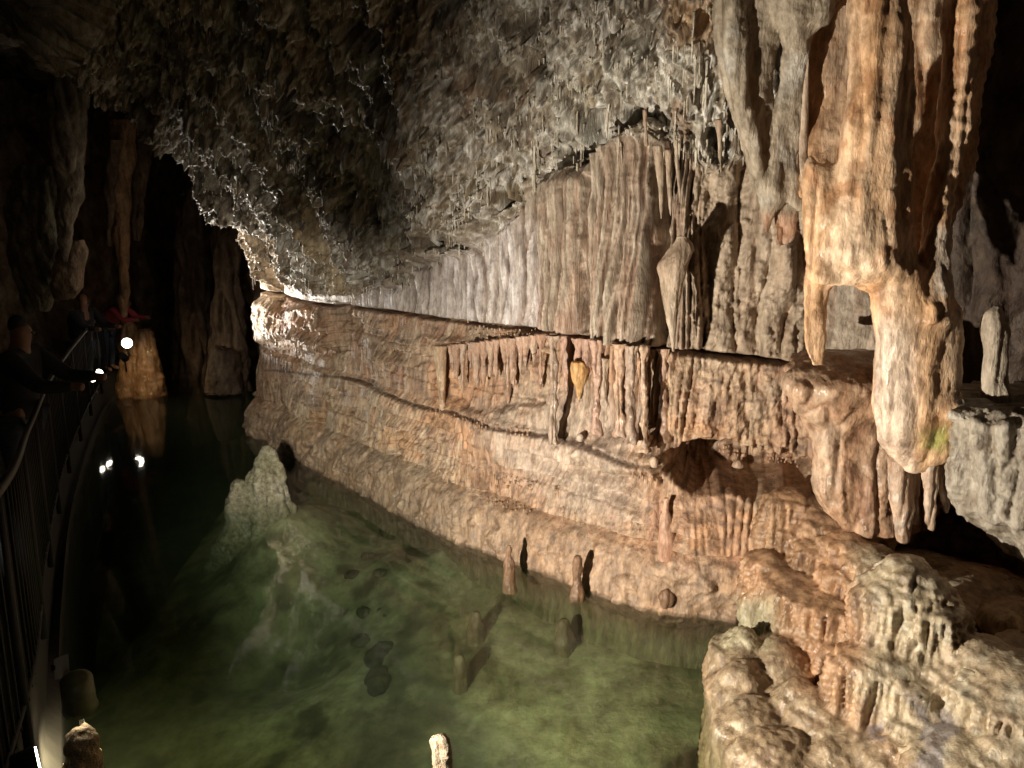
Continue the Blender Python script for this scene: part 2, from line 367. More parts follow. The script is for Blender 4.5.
# soft small fluting on the lower wall
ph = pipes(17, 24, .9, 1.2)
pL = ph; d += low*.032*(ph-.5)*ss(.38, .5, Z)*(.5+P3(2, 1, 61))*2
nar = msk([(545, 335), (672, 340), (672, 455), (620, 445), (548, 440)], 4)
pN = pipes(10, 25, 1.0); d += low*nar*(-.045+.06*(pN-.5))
right_l = msk([(668, 350), (800, 362), (815, 430), (770, 462), (668, 430)], 6)
d += low*right_l*(.07+.075*fb(7, 4, 33, .4)+.045*np.maximum(fb(24, 3, 34, .6), -.2))
# recess with small pillars under the tilted ledge
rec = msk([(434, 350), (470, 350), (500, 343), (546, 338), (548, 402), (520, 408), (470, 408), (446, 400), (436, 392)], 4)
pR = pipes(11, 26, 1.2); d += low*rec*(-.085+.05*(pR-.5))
d += low*.05*msk([(425, 338), (480, 343), (545, 328), (548, 338), (500, 345), (470, 352), (425, 350)], 4, .4)
d += low*.07*msk([(480, 440), (500, 412), (560, 396), (600, 440), (580, 458), (500, 462)], 12)
d += low*.05*msk([(370, 345), (410, 330), (425, 350), (405, 375), (370, 372)], 8)
# basin mound and the hollow under the right wall
d += .14*msk([(588, 452), (602, 436), (630, 430), (665, 442), (672, 462), (640, 470), (600, 464)], 8, .5)*low
hol = msk([(668, 470), (676, 450), (700, 440), (725, 442), (760, 456), (812, 464), (820, 478), (812, 492), (770, 492), (735, 486), (690, 488)], 7)
d += -.60*hol*low
d += low*.16*msk([(672, 500), (735, 488), (800, 500), (800, 560), (740, 600), (665, 560)], 34)
d += low*(-.05)*msk([(655, 462), (668, 462), (668, 560), (658, 560)], 4)
# narrow shadowed clefts
for poly, a in (([(331, 306), (350, 304), (349, 318), (345, 350), (335, 352)], .22), ([(352, 318), (360, 318), (360, 345), (354, 345)], .05), ([(393, 436), (402, 432), (405, 456), (394, 458)], .12),
                ([(505, 186), (513, 190), (508, 206), (500, 212)], .3), ([(470, 496), (482, 498), (478, 506)], .08), ([(255, 396), (262, 400), (260, 420)], .08), ([(312, 420), (322, 420), (320, 440)], .05)):
    d += -a*msk(poly, 3, .4)
# lower band: rough grey-brown rim above the water
rim = (1-ss(.28, .42, Z+.14*P3(1.6, 1, 71)+.05*P3(6, 3, 70)))*(1-ceil)*ss(-.3, 0, Z)
d += rim*(.05*fb(4, 4, 72)+.02+.035*ss(.0, .5, fb(7, 3, 73)))
# left ribs by the far end
rb = msk([(246, 345), (300, 350), (345, 360), (345, 440), (300, 470), (250, 440)], 8)
d += rb*(.09*(np.abs(np.sin((PX+.45*(PY-400))/15+.6*pn(PY/30, PX/40)))**.7-.4))
cr = msk([(262, 300), (335, 306), (336, 350), (320, 352), (290, 340), (262, 345)], 6)
d += cr*(.10+.06*fb(12, 4, 81, .5)+.03*(pipes(9, 82, 1)-.5))
# --- ceiling
cm = np.clip(ceil+lipz, 0, 1)
foldm = ss(1, 0, 0) 
fold = np.abs(np.sin((Sg*3.1-Lg*.9)+1.5*pn(Sg*.9, Lg*.9, 0, 91)))**.7
d += cm*(.20*(fold-.6)*(1-ss(330, 520, PX))*ss(0, .2, Lg))
spk = fc(7, 4, 92, .6); spk2 = fc(24, 3, 93, .5)
fall = 1.0
strc = fc(9, 4, 96, .25); hol_c = fc(2.6, 3, 97, .7); bigc = fc(1.1, 3, 98, .8)
d += cm*(.42*bigc+.07*strc+.12*fc(4, 3, 90)+.04*spk+.07*np.maximum(spk2, -.2)+.05*n_mid-.28*ss(.15, .38, hol_c)+.05*np.maximum(fc(45, 3, 99, .6), -.2)-.08*ss(.15, .3, fc(11, 2, 89)))
dr = np.maximum(fc(22, 2, 95, .12)-.08, 0)*ss(-.3, .3, n_mid)
d += cm*.06*dr
for poly, a in (([(578, 150), (585, 132), (612, 130), (640, 118), (640, 135), (612, 150), (596, 160)], .35), ([(545, 148), (560, 140), (572, 160), (560, 172)], .2), ([(402, 180), (418, 175), (422, 245), (405, 262)], .22),
                ([(268, 268), (276, 270), (278, 296), (270, 290)], .25), ([(312, 205), (318, 205), (322, 250), (314, 240)], .08), ([(520, 55), (545, 60), (540, 85), (515, 80)], .15), ([(640, 30), (665, 35), (660, 60), (640, 55)], .12)):
    d += -a*msk(poly, 4, .6)
d += .12*msk([(300, 190), (340, 195), (350, 270), (400, 285), (345, 292), (325, 250)], 10)*cm
d += .14*msk([(425, 190), (500, 170), (512, 195), (495, 225), (440, 262), (405, 268)], 14)*cm
# upper right: the buttress turning towards the camera
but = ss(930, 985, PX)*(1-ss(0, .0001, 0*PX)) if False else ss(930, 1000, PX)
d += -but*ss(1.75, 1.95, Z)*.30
# black hollow under the right curtains
d += -.85*msk([(818, 486), (826, 500), (850, 540), (905, 548), (950, 515), (1010, 530), (1090, 560), (1090, 640), (960, 600), (860, 600), (818, 560)], 8)*(1-ceil)
hid = ss(1.6, 2.2, SY)[None]
d *= ss(-1.9, -1.0, Z)*.8+.2
X = X+DX*d; Y = Y+DY*d; Z0 = Z; Zf = Z+DZ*d-cm*.22*dr
WALL = np.stack([X, Y, Zf], -1)
# --- colours of the stone, with some light and shade painted in
n_c = fw_(1.6, 4, 101, .7); n_c2 = fw_(5, 4, 102, .5); n_c3 = fw_(18, 3, 103, .8); stk = pn(Sg*14, Z*.7, Lg*2, 104); stk2 = pn(Sg*30, Z*1.2, 0, 105)
base = np.zeros(X.shape+(3,), F32)+np.array((.47, .30, .195), F32)
base = mixc(base, (.50, .38, .27), ss(-.2, .4, n_c)); base = mixc(base, (.36, .215, .15), ss(.05, .4, n_c2)*.8)
base = mixc(base, (.55, .43, .30), ss(.1, .5, stk)*.5); base = mixc(base, (.30, .15, .09), ss(.2, .5, stk2)*.35)
base = mixc(base, (.46, .35, .21), msk([(300, 370), (400, 400), (420, 500), (330, 470), (290, 440)], 25)*.35)
base = mixc(base, (.20, .11, .07), (1-ss(.15, .55, pL))*.55*ss(.38, .5, Z)); base = mixc(base, (.17, .09, .06), (1-ss(.2, .6, pN))*.7*nar); base = mixc(base, (.17, .09, .06), (1-ss(.2, .6, pR))*.7*rec)  # groove shade of the lower flutes and pillars put into the colour
base = mixc(base, (.15, .09, .06), ss(.08, .34, fb(2.4, 4, 109, 1.6))*.5); base = mixc(base, (.56, .29, .14), ss(.02, .3, fb(1.9, 4, 112, 1.3))*.45); base = mixc(base, (.42, .35, .27), ss(.1, .35, fb(2.2, 4, 113, .8))*.45); base = mixc(base, (.13, .08, .055), ss(.16, .3, fb(11, 3, 114, 2.2))*.6); base = mixc(base, (.62, .50, .38), ss(.18, .42, fb(6, 3, 110, .4))*.6)
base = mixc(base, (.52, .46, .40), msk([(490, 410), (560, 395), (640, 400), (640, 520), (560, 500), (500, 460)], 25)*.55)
rimc = np.zeros_like(base)+np.array((.36, .25, .17), F32); rimc = mixc(rimc, (.42, .27, .16), ss(.0, .4, n_c2)); rimc = mixc(rimc, (.26, .2, .16), ss(.0, .3, n_c3)*.6)
base = base+(rimc-base)*np.clip(rim*1.2, 0, .9)[..., None]
upc = np.zeros_like(base)+np.array((.40, .335, .265), F32); upc = mixc(upc, (.34, .25, .19), ss(.0, .4, stk)*.8); upc = mixc(upc, (.47, .41, .34), ss(.05, .35, n_c2)*.7); upc = mixc(upc, (.30, .17, .11), ss(.1, .5, stk2)*.45)
upc = mixc(upc, (.70, .66, .66), msk([(352, 306), (380, 285), (470, 240), (530, 205), (545, 240), (545, 335), (440, 328)], 14)*(.55+.5*ss(-.2, .3, stk)))
upc = mixc(upc, (.42, .24, .17), msk([(548, 205), (604, 205), (604, 335), (548, 330)], 10)*.5*ss(-.2, .3, n_c2+.4*stk))
upc = mixc(upc, (.43, .34, .25), rough_r*.6)
upc = mixc(upc, (.19, .12, .08), ((1-ss(.3, .8, pA))*.7+(1-ss(.3, .75, pB))*.45)*fl_up)  # shade between the organ pipes painted in, as frontal light flattens them
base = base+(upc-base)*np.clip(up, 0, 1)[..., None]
cc = np.zeros_like(base)+np.array((.33, .29, .235), F32); cc = mixc(cc, (.27, .22, .15), ss(.0, .35, n_c)); cc = mixc(cc, (.48, .40, .27), ss(.1, .45, n_c2)*.75)
cc = mixc(cc, (.72, .71, .68), ss(.05, .24, n_c3+.35*spk+.25*n_c+.3*strc)*.9); cc = mixc(cc, (.10, .075, .045), ss(.05, .3, fc(6, 3, 107)+.3*strc)*.75); sp3 = fc(38, 3, 111); cc = mixc(cc, (.08, .065, .04), ss(.1, .35, sp3)*.7); cc = mixc(cc, (.76, .75, .70), ss(.12, .35, -sp3+.3*n_c)*.6); cc = mixc(cc, (.70, .70, .64), msk([(540, 60), (720, 20), (725, 150), (640, 125), (560, 165), (520, 150)], 30)*ss(-.15, .2, strc)*.55); cc = mixc(cc, (.24, .15, .09), ss(.18, .4, fc(6, 3, 108))*.6)
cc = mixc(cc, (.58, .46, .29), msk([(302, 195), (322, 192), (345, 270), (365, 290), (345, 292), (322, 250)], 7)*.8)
cc = mixc(cc, (.68, .60, .48), msk([(160, 165), (200, 190), (250, 225), (275, 290), (285, 345), (240, 345), (230, 290), (190, 230)], 10)*.55)  # lamp glare along the far ceiling edge painted as paler stone
cc = mixc(cc, (.50, .33, .19), msk([(660, 0), (720, 0), (720, 45), (680, 40)], 10)*.6)
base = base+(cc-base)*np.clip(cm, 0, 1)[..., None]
base = mixc(base, (.085, .06, .045), but*ss(1.5, 1.9, Z)*.9)  # drapery's shade on the right wall painted as darker rock
base = mixc(base, (.64, .52, .38), msk([(240, 230), (272, 240), (285, 345), (240, 350)], 9)*.7)  # painted highlight, lifts the lamp-lit far edge
for zl_, w0 in ((ZCR[None], .022), (z2, .016)): base = mixc(base, (.10, .06, .04), np.exp(-((Z-zl_)/w0)**2)*.8*(1-ceil)*ss(255, 275, PX)*(1-ss(800, 830, PX))*((zl_ > 1.3) | (PX < 665)))
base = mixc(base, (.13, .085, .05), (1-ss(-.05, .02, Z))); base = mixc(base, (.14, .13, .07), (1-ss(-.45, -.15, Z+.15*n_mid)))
base = base*(1-.7*ss(2.6, 3.6, Lg)[..., None])  # ceiling colour dimmed far from the lip so it looks unlit
base = base*(1+.16*n_mic[..., None]+.18*n_fine[..., None])
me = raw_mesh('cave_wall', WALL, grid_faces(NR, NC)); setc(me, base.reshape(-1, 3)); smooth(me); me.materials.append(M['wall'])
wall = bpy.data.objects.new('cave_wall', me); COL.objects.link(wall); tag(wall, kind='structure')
WPX, WPY, WF = proj(WALL)
ok = (WF > 1) & (WPX > -50) & (WPX < 1100) & (WPY > -120) & (WPY < 800)
wx, wy, wf, wp = WPX[ok], WPY[ok], WF[ok], WALL[ok]
bins = {}
bi = (np.floor(wx/4).astype(int)*1000+np.floor(wy/4).astype(int)); order = np.argsort(bi, kind='stable'); bi_s = bi[order]
def surf(px, py):                                                  # visible point of the wall at a pixel
    key = int(px//4)*1000+int(py//4); a, b = np.searchsorted(bi_s, [key, key+1])
    if b <= a: return None
    i = order[a:b]; j = i[np.argmin(wf[i])]; return wp[j]
# ================================================================== REST OF THE SETTING
def strip_wall(name, plan, z0, z1, step, mat, disp, col, kind='structure'):
    c = spline(plan, 60); s = np.concatenate([[0], np.cumsum(np.linalg.norm(np.diff(c, axis=0), axis=1))])
    u = np.arange(0, s[-1], step); x = np.interp(u, s, c[:, 0]); y = np.interp(u, s, c[:, 1]); z = np.arange(z0, z1, step)
    V = np.stack([np.broadcast_to(x, (len(z), len(u))), np.broadcast_to(y, (len(z), len(u))), np.broadcast_to(z[:, None], (len(z), len(u)))], -1)
    me = raw_mesh(name, V, grid_faces(len(z), len(u)))
    o = finish(name, me, mat, disp, col); tag(o, kind=kind); return o
def far_disp(P, N_):
    P = P.astype(F32); s = P[:, 0]+P[:, 1]*.6
    q = np.abs(pn(P[:, 0]*1.3, P[:, 1]*1.3, P[:, 2]*.25, 7))
    return .55*fbm(P, .5, 4, 3)+.35*(np.minimum(q*2.5, 1)-.5)+.10*fbm(P, 3, 4, 9, sq=(1, 1, .6))+.02*fbm(P, 16, 2, 5)
fw = strip_wall('far_wall', [(-3.9, -2.5), (-4.0, 1.5), (-4.7, 4), (-5.9, 7), (-7.0, 10), (-7.9, 12.4), (-7.2, 14.4), (-5.4, 15.0), (-3.6, 14.6), (-1.2, 13.9), (0, 13.6)], -2, 6.5, .035, M['dark'], far_disp,
                C((.26, .2, .145), (.2, .12, .08), (.34, .29, .2), 13, 1.0))
def ceil_disp(P, N_):
    P = P.astype(F32); return 0*P[:, 0]
gx = np.arange(-11, 6, .08); gy = np.arange(-4, 18, .08); GX, GY = np.meshgrid(gx, gy)
P0 = np.stack([GX, GY, 0*GX], -1).astype(F32)
GZ = 5.0-.35*ss(5, 13, GY)+.5*fbm(P0, .45, 3, 5)-.45*np.maximum(fbm(P0, 1.6, 3, 6), 0)-.25*np.maximum(fbm(P0, 5, 3, 8), 0)
me = raw_mesh('cave_ceiling', np.stack([GX, GY, GZ], -1), grid_faces(len(gy), len(gx)))
o = finish('cave_ceiling', me, M['dark'], None, C((.08, .07, .05), (.05, .04, .03), (.11, .1, .08), 17, 1.4)); tag(o, kind='structure')
# pool bed
gx = np.concatenate([np.arange(-9, -3.6, .1), np.arange(-3.6, 2.6, .022)]); gy = np.concatenate([np.arange(-1, 2.4, .1), np.arange(2.4, 10.6, .022), np.arange(10.6, 16, .1)])
GX, GY = np.meshgrid(gx, gy); P0 = np.stack([GX, GY, 0*GX], -1).astype(F32)
wl = np.interp(GX.ravel(), [-3.4, -3.2, -2.84, -2.25, -1.61, -1.04, -.55, -.04, .42, .74, 1.05, 1.6], [10.3, 9.7, 9.28, 8.48, 7.72, 7.02, 6.42, 6.0, 5.54, 5.26, 5.08, 4.98]).reshape(GX.shape)
dist = np.clip((wl-GY)*.72, -1, 9)
BZ = np.interp(dist, [-1, 0, .5, 1.6, 2.6, 4.5, 9], [-.4, -.5, -.6, -.8, -1.05, -1.45, -1.8])
BZ = np.where(GX < -3.4, -1.7, BZ)
BZ = BZ+.13*fbm(P0, .7, 3, 22)+.02*fbm(P0, 4, 3, 23)+.006*fbm(P0, 13, 2, 24)
def bump_at(px, py, z, r, h, e=1.0):
    c = atz(px, py, z); q = np.exp(-(((GX-c[0])/r)**2+((GY-c[1])/(r*e))**2)); return h*q
BZ = BZ+bump_at(285, 580, -.9, .55, .45, 1.2)+bump_at(400, 620, -.9, .5, .2)+bump_at(470, 600, -.8, .35, .18)-bump_at(300, 700, -1.3, .6, .3)
def bedcol(P):
    n = fbm(P.astype(F32), 1.2, 4, 25); n2 = fbm(P.astype(F32), 5, 3, 26)
    c = np.tile(np.array((.34, .32, .20), F32), (len(P), 1)); c = mixc(c, (.17, .17, .10), ss(-.1, .35, n)); c = mixc(c, (.42, .40, .26), ss(.05, .4, n2)*.7); return mixc(c, (.08, .08, .05), ss(.2, .4, fbm(P.astype(F32), 2.2, 3, 27))*.8)
me = raw_mesh('pool_bed', np.stack([GX, GY, BZ], -1), grid_faces(len(gy), len(gx)))
o = finish('pool_bed', me, M['bed'], None, bedcol); tag(o, kind='structure')
def bed_z(x, y):
    i = np.argmin(np.abs(gy-y)); j = np.argmin(np.abs(gx-x)); return float(BZ[i, j])
# water: one closed body, clear green
m = bpy.data.materials.new('pool_water'); nt = nodes(m); N = nt.nodes; L = nt.links
out = N.new('ShaderNodeOutputMaterial'); mx = N.new('ShaderNodeMixShader'); fr = N.new('ShaderNodeFresnel'); fr.inputs[0].default_value = 1.33
tr = N.new('ShaderNodeBsdfTransparent'); gl = N.new('ShaderNodeBsdfGlossy'); gl.inputs['Roughness'].default_value = .045; gl.inputs['Color'].default_value = (1, 1, 1, 1)
tc = N.new('ShaderNodeTexCoord'); no = N.new('ShaderNodeTexNoise'); no.inputs['Scale'].default_value = 2.2; no.inputs['Detail'].default_value = 2
L.new(tc.outputs['Object'], no.inputs['Vector']); bp = N.new('ShaderNodeBump'); bp.inputs['Strength'].default_value = .12; bp.inputs['Distance'].default_value = .02
L.new(no.outputs['Fac'], bp.inputs['Height']); L.new(bp.outputs[0], gl.inputs['Normal']); L.new(bp.outputs[0], fr.inputs['Normal'])
geo = N.new('ShaderNodeNewGeometry'); ior = N.new('ShaderNodeMapRange'); ior.inputs[3].default_value = 1.33; ior.inputs[4].default_value = .752
L.new(geo.outputs['Backfacing'], ior.inputs[0]); L.new(ior.outputs[0], fr.inputs[0])           # same reflectance from both sides of the sheet
L.new(fr.outputs[0], mx.inputs[0]); L.new(tr.outputs[0], mx.inputs[1]); L.new(gl.outputs[0], mx.inputs[2]); L.new(mx.outputs[0], out.inputs[0])
va = N.new('ShaderNodeVolumeAbsorption'); va.inputs['Color'].default_value = (.53, .67, .45, 1); va.inputs['Density'].default_value = .78
vs = N.new('ShaderNodeVolumeScatter'); vs.inputs['Color'].default_value = (.72, .8, .55, 1); vs.inputs['Density'].default_value = .10; vs.inputs['Anisotropy'].default_value = .3
ad = N.new('ShaderNodeAddShader'); L.new(va.outputs[0], ad.inputs[0]); L.new(vs.outputs[0], ad.inputs[1]); L.new(ad.outputs[0], out.inputs['Volume'])
bm = bmesh.new(); bmesh.ops.create_cube(bm, size=1, matrix=__import__('mathutils').Matrix.Translation((-2.2, 6.5, -1.1)) @ __import__('mathutils').Matrix.Diagonal((15.6, 19, 2.2, 1)))
me = bpy.data.meshes.new('pool_water'); bm.to_mesh(me); bm.free(); me.materials.append(m)
o = bpy.data.objects.new('pool_water', me); COL.objects.link(o); tag(o, kind='structure')

# ================================================================== HANGING FORMATIONS
ORC = C((.76, .47, .26), (.80, .60, .42), (.54, .28, .14), 31, 3.0, .3)
def orange_col(P):
    c = ORC(P); x, y, f = proj(P)
    c = mixc(c, (.74, .69, .64), ss(300, 345, y)*(1-ss(905, 925, x))*.5*ss(868, 880, x))
    c = mixc(c, (.60, .58, .52), polym([(720, 60), (722, 60), (721, 61)], x, y, 1)*0+ss(925, 940, x)*ss(215, 235, y)*(1-ss(290, 305, y))*.7)
    c = mixc(c, (.72, .60, .45), ss(-.1, .3, fbm(P, 6, 3, 77, sq=(1, 1, .3)))*.2)
    c = mixc(c, (.33, .36, .10), ss(.0, .22, 14/60.-np.hypot((x-938)/26, (y-440)/24)*.235+.16*fbm(P, 14, 3, 78))*.85)
    c = mixc(c, (.24, .155, .11), polym([(800, -60), (848, -60), (850, 100), (833, 175), (803, 150)], x, y, 5)*.4)  # cast shadow on the upper left sheet painted in
    return c
def polym(poly, x, y, s): return ss(-s, s, polysd(poly, x, y))
oy = 4.05
g = [loft_geo([(-90, 845, 910, .0), (0, 848, 910, 0), (80, 848, 912, 0), (150, 838, 910, 0), (200, 828, 910, 0), (255, 822, 915, 0), (275, 836, 930, .02), (292, 866, 925, .04)], oy, .6, .012),
     loft_geo([(-90, 795, 885, .8), (0, 797, 885, .8), (100, 798, 885, .8), (170, 798, 880, .7), (230, 808, 870, .3)], oy, .3, .012),
     loft_geo([(152, 808, 812, .04), (162, 804, 820, .04), (176, 803, 848, .04), (240, 803, 856, .04), (275, 802, 838, .04), (300, 802, 829, .04), (330, 803, 827, .02), (352, 805, 825, .01), (366, 812, 824, 0)], oy, .42, .012),
     loft_geo([(160, 826, 830, .04), (172, 822, 838, .04), (200, 818, 850, .04)], oy, .5, .012),
     loft_geo([(180, 822, 870, .1), (230, 806, 880, .05), (270, 803, 880, .03), (284, 806, 870, .03)], oy, .4, .012),
     loft_geo([(-90, 885, 1000, .62), (0, 885, 995, .6), (150, 888, 975, .5), (250, 898, 950, .25), (310, 890, 950, .1), (340, 885, 945, .08)], oy, .35, .012),
     loft_geo([(-90, 942, 984, .08), (0, 944, 978, .08), (60, 944, 976, .08), (130, 938, 970, .07), (190, 929, 955, .05), (240, 922, 948, .02), (290, 905, 952, .0), (320, 890, 950, 0)], oy, .9, .012),
     loft_geo([(268, 868, 925, .02), (300, 874, 955, 0), (340, 876, 958, 0), (380, 874, 958, 0), (410, 874, 965, 0), (440, 880, 950, 0), (460, 897, 935, .02), (471, 906, 924, .02)], oy, .55, .012),
     loft_geo([(392, 925, 955, 0), (405, 922, 968, -.02), (430, 920, 966, 0), (455, 918, 952, .02), (464, 922, 940, .02)], oy-.03, .8, .012)]
me = remesh(g, .0115, 3)
dd = D((.025, 4), (.010, 11), (.005, 40), (.020, 10), 31)
def odisp(P, N_):
    x, y, f = proj(P); b = dd(P, N_)
    b = b+.003*np.sin(P[:, 2]*85+4*pn(P[:, 0]*5, P[:, 1]*5, P[:, 2]*3, 5))*ss(935, 950, x)*(1-ss(200, 260, y))
    return b+.006*np.maximum(fbm(P, 26, 2, 6), 0)
o = finish('drapery', me, M['calc'], odisp, orange_col, (at(875, 0, oy)[0], oy, 3.6))
tag(o, 'large orange and cream drapery with an arched hole and green algae on its lower tip', 'cave drapery')

gy_ = 4.75
g = [loft_geo([(-90, 715, 800, .0), (0, 712, 790, 0), (60, 718, 775, 0), (120, 732, 772, 0), (160, 745, 785, 0), (190, 755, 792, 0), (215, 760, 776, 0), (228, 762, 772, 0), (236, 765, 771, 0)], gy_, .45, .012),
     loft_geo([(-90, 760, 835, -.1), (0, 770, 834, -.1), (20, 776, 832, -.1), (40, 782, 812, -.08), (90, 778, 806, -.03), (150, 768, 800, 0), (180, 774, 796, 0)], gy_, .5, .012),
     loft_geo([(150, 776, 794, 0), (175, 780, 802, -.02), (195, 786, 806, -.02), (205, 790, 808, -.02), (210, 797, 802, -.02)], gy_, .3, .012),
     loft_geo([(195, 768, 800, .03), (215, 772, 800, .03), (240, 771, 794, .03), (252, 770, 780, .03), (262, 768, 773, .03)], gy_, .12, .01),
     loft_geo([(-90, 715, 745, -.1), (40, 724, 745, -.1), (110, 733, 752, -.08), (170, 752, 766, -.03), (190, 756, 764, 0)], gy_, 1.0, .012)]
me = remesh(g, .011, 3)
def gcol(P):
    c = C((.40, .34, .26), (.47, .40, .31), (.31, .26, .19), 41, 3)(P); x, y, f = proj(P)
    c = mixc(c, (.46, .24, .14), ss(205, 225, y)*.8); return mixc(c, (.60, .60, .57), ss(.1, .4, fbm(P, 4, 3, 43))*.5)
o = finish('drapery', me, M['wall'], D((.03, 4), (.016, 14), (.006, 45), (.016, 9), 42), gcol, (at(750, 0, gy_)[0], gy_, 3.6))
tag(o, 'grey folded drapery tapering to a broken tip, left of the orange drapery', 'cave drapery')
o = loft('drapery', [(58, 807, 809), (90, 803, 809), (140, 800, 808), (180, 801, 808), (212, 804, 807)], 4.25, M['calc'], D((.01, 5), (.004, 20), (.002, 50), (.004, 20), 44), C((.45, .36, .27), (.52, .4, .3), None, 45), .8, .006)
tag(o, 'thin knife-like sliver of stone hanging against the dark left flank of the orange drapery', 'cave drapery')
def cone(name, rows, off, mat, colf, label, cat, group=None, fl=.012, th=.8, Yv=None, lump=.01):
    if Yv is None:
        ps = [surf((r[1]+r[2])/2, r[0]) for r in rows[:2]]; ps = [p for p in ps if p is not None]
        Yv = (min(p[1] for p in ps) if ps else 5.5)-off
    o = loft(name, rows, Yv, mat, D((lump, 6), (lump*.6, 18), (.002, 60), (fl, 16), random.randint(0, 99)), colf, th, .006); tag(o, label, cat, group); return o
TANC = C((.46, .38, .29), (.38, .27, .19), (.56, .48, .38), 51)
o = cone('stalactite', [(236, 677, 687), (246, 672, 694), (256, 664, 692), (266, 657, 688), (280, 659, 684), (296, 662.5, 681), (315, 666, 678), (335, 670, 676), (351, 672.5, 674)], .22, M['wall'], TANC, 'big pointed carrot-shaped stalactite whose tip crosses the dark crack', 'stalactite', fl=.007, lump=.008)
PINK = C((.50, .31, .22), (.55, .40, .29), (.38, .2, .13), 52)
ST = [([(110, 643, 646), (146, 645, 648)], 'thin pale soda straw hanging before the broad fluted column'),
      ([(146, 653, 662), (180, 657, 664), (219, 660.5, 662)], 'longer of two slim stalactites right of the broad fluted column'),
      ([(150, 664, 671), (185, 667, 671.5), (216, 670, 671)], 'shorter of two slim stalactites right of the broad fluted column'),
      ([(140, 674, 678), (170, 676, 680), (203, 680, 681)], 'brown slim stalactite left of the white crystal fringe'),
      ([(120, 716, 721), (150, 718, 722), (178, 721, 722)], 'pinkish slim stalactite right of the white crystal fringe')]
for r, lb in ST: cone('stalactite', r, .10, M['wall'], TANC, lb, 'stalactite', 'slim stalactites right of the broad column', .004, .9)
# pillars under the old water line crack
PL = [(548, 558, 337, 440, 'grey'), (562, 572, 338, 436, 'pink'), (575, 581, 340, 428, 'pink'), (583, 591, 340, 432, 'pink'), (593, 600, 342, 430, 'pink'), (602, 609, 360, 430, 'pale'), (614, 624, 345, 433, 'orange'),
      (627, 636, 347, 438, 'grey'), (639, 647, 348, 447, 'tan'), (650, 657, 350, 448, 'tan'), (660, 668, 350, 438, 'brown')]
for i, (a, b, y0, y1, kd) in enumerate(PL):
    cf = {'grey': C((.42, .33, .26), (.36, .26, .20), None, 60+i), 'pink': C((.46, .30, .23), (.40, .26, .19), None, 60+i), 'pale': C((.55, .47, .38), (.45, .36, .28), None, 60+i), 'orange': C((.50, .33, .22), (.46, .32, .24), None, 60+i),
          'tan': C((.50, .36, .26), (.42, .3, .2), None, 60+i), 'brown': C((.40, .26, .18), (.45, .32, .24), None, 60+i)}[kd]
    m_ = (y0+y1)/2; w = random.uniform(-1, 1)
    where = ['leftmost', 'second', 'third', 'fourth', 'fifth', 'sixth', 'seventh', 'eighth', 'ninth', 'tenth', 'rightmost'][i]
    a, b = (a+1, b-1) if i == 0 else (a, b)
    cone('flowstone_pillar', [(y0-2, a-4, b+4), (y0+8, a-1, b+1), (y0+28, a, b), (m_, a+1+w, b-1+w), (y1-18, a, b), (y1-4, a-1, b+1), (y1+4, a-3, b+3)], .0, M['flow'], cf, '%s %s pillar, %s of eleven from the left in the row under the long dark crack' % ('thick' if b-a > 8 else 'slim', kd, where) if i not in (0, 10) else '%s %s pillar, %s of the row under the long dark crack' % ('thick', kd, where), 'stone pillar', 'pillars below the long crack', .014, .9, None, .03)
o = cone('stalactite', [(362, 572, 586), (370, 571, 588), (380, 573, 586), (390, 576, 583), (400, 578, 580.5)], .10, M['calc'], C((.66, .38, .14), (.6, .42, .22), None, 73), 'stubby bright orange stalactite in front of the pink pillars', 'stalactite')
cone('flowstone_pillar', [(346, 432, 448), (352, 434, 447), (375, 437, 446), (400, 439, 446), (414, 439, 447), (418, 438, 448)], .03, M['flow'], C((.56, .43, .28), (.5, .34, .22), None, 74), 'free-standing yellowish pillar at the left end of the small hanging row', 'stone pillar', None, .006)
for i in range(15):
    x = 452+i*6.3+random.uniform(-2.2, 2.2); y0 = 351-(x-450)*.12; y1 = random.uniform(366, 406)-(x > 520)*4; w = random.uniform(1.5, 3.9)
    cone('stalactite', [(y0-6, x-w-3, x+w+3), (y0+12, x-w, x+w), (y1-10, x-w*.8, x+w*.8), (y1, x-w*.4, x+w*.4)], .0, M['flow'], C((.5, .34, .25), (.43, .27, .19), (.55, .45, .36), 80+i), 'short blunt pinkish stalactite in the row hanging from the tilted ledge', 'stalactite', 'short stalactites under the tilted ledge', .008, .9, None, .022)
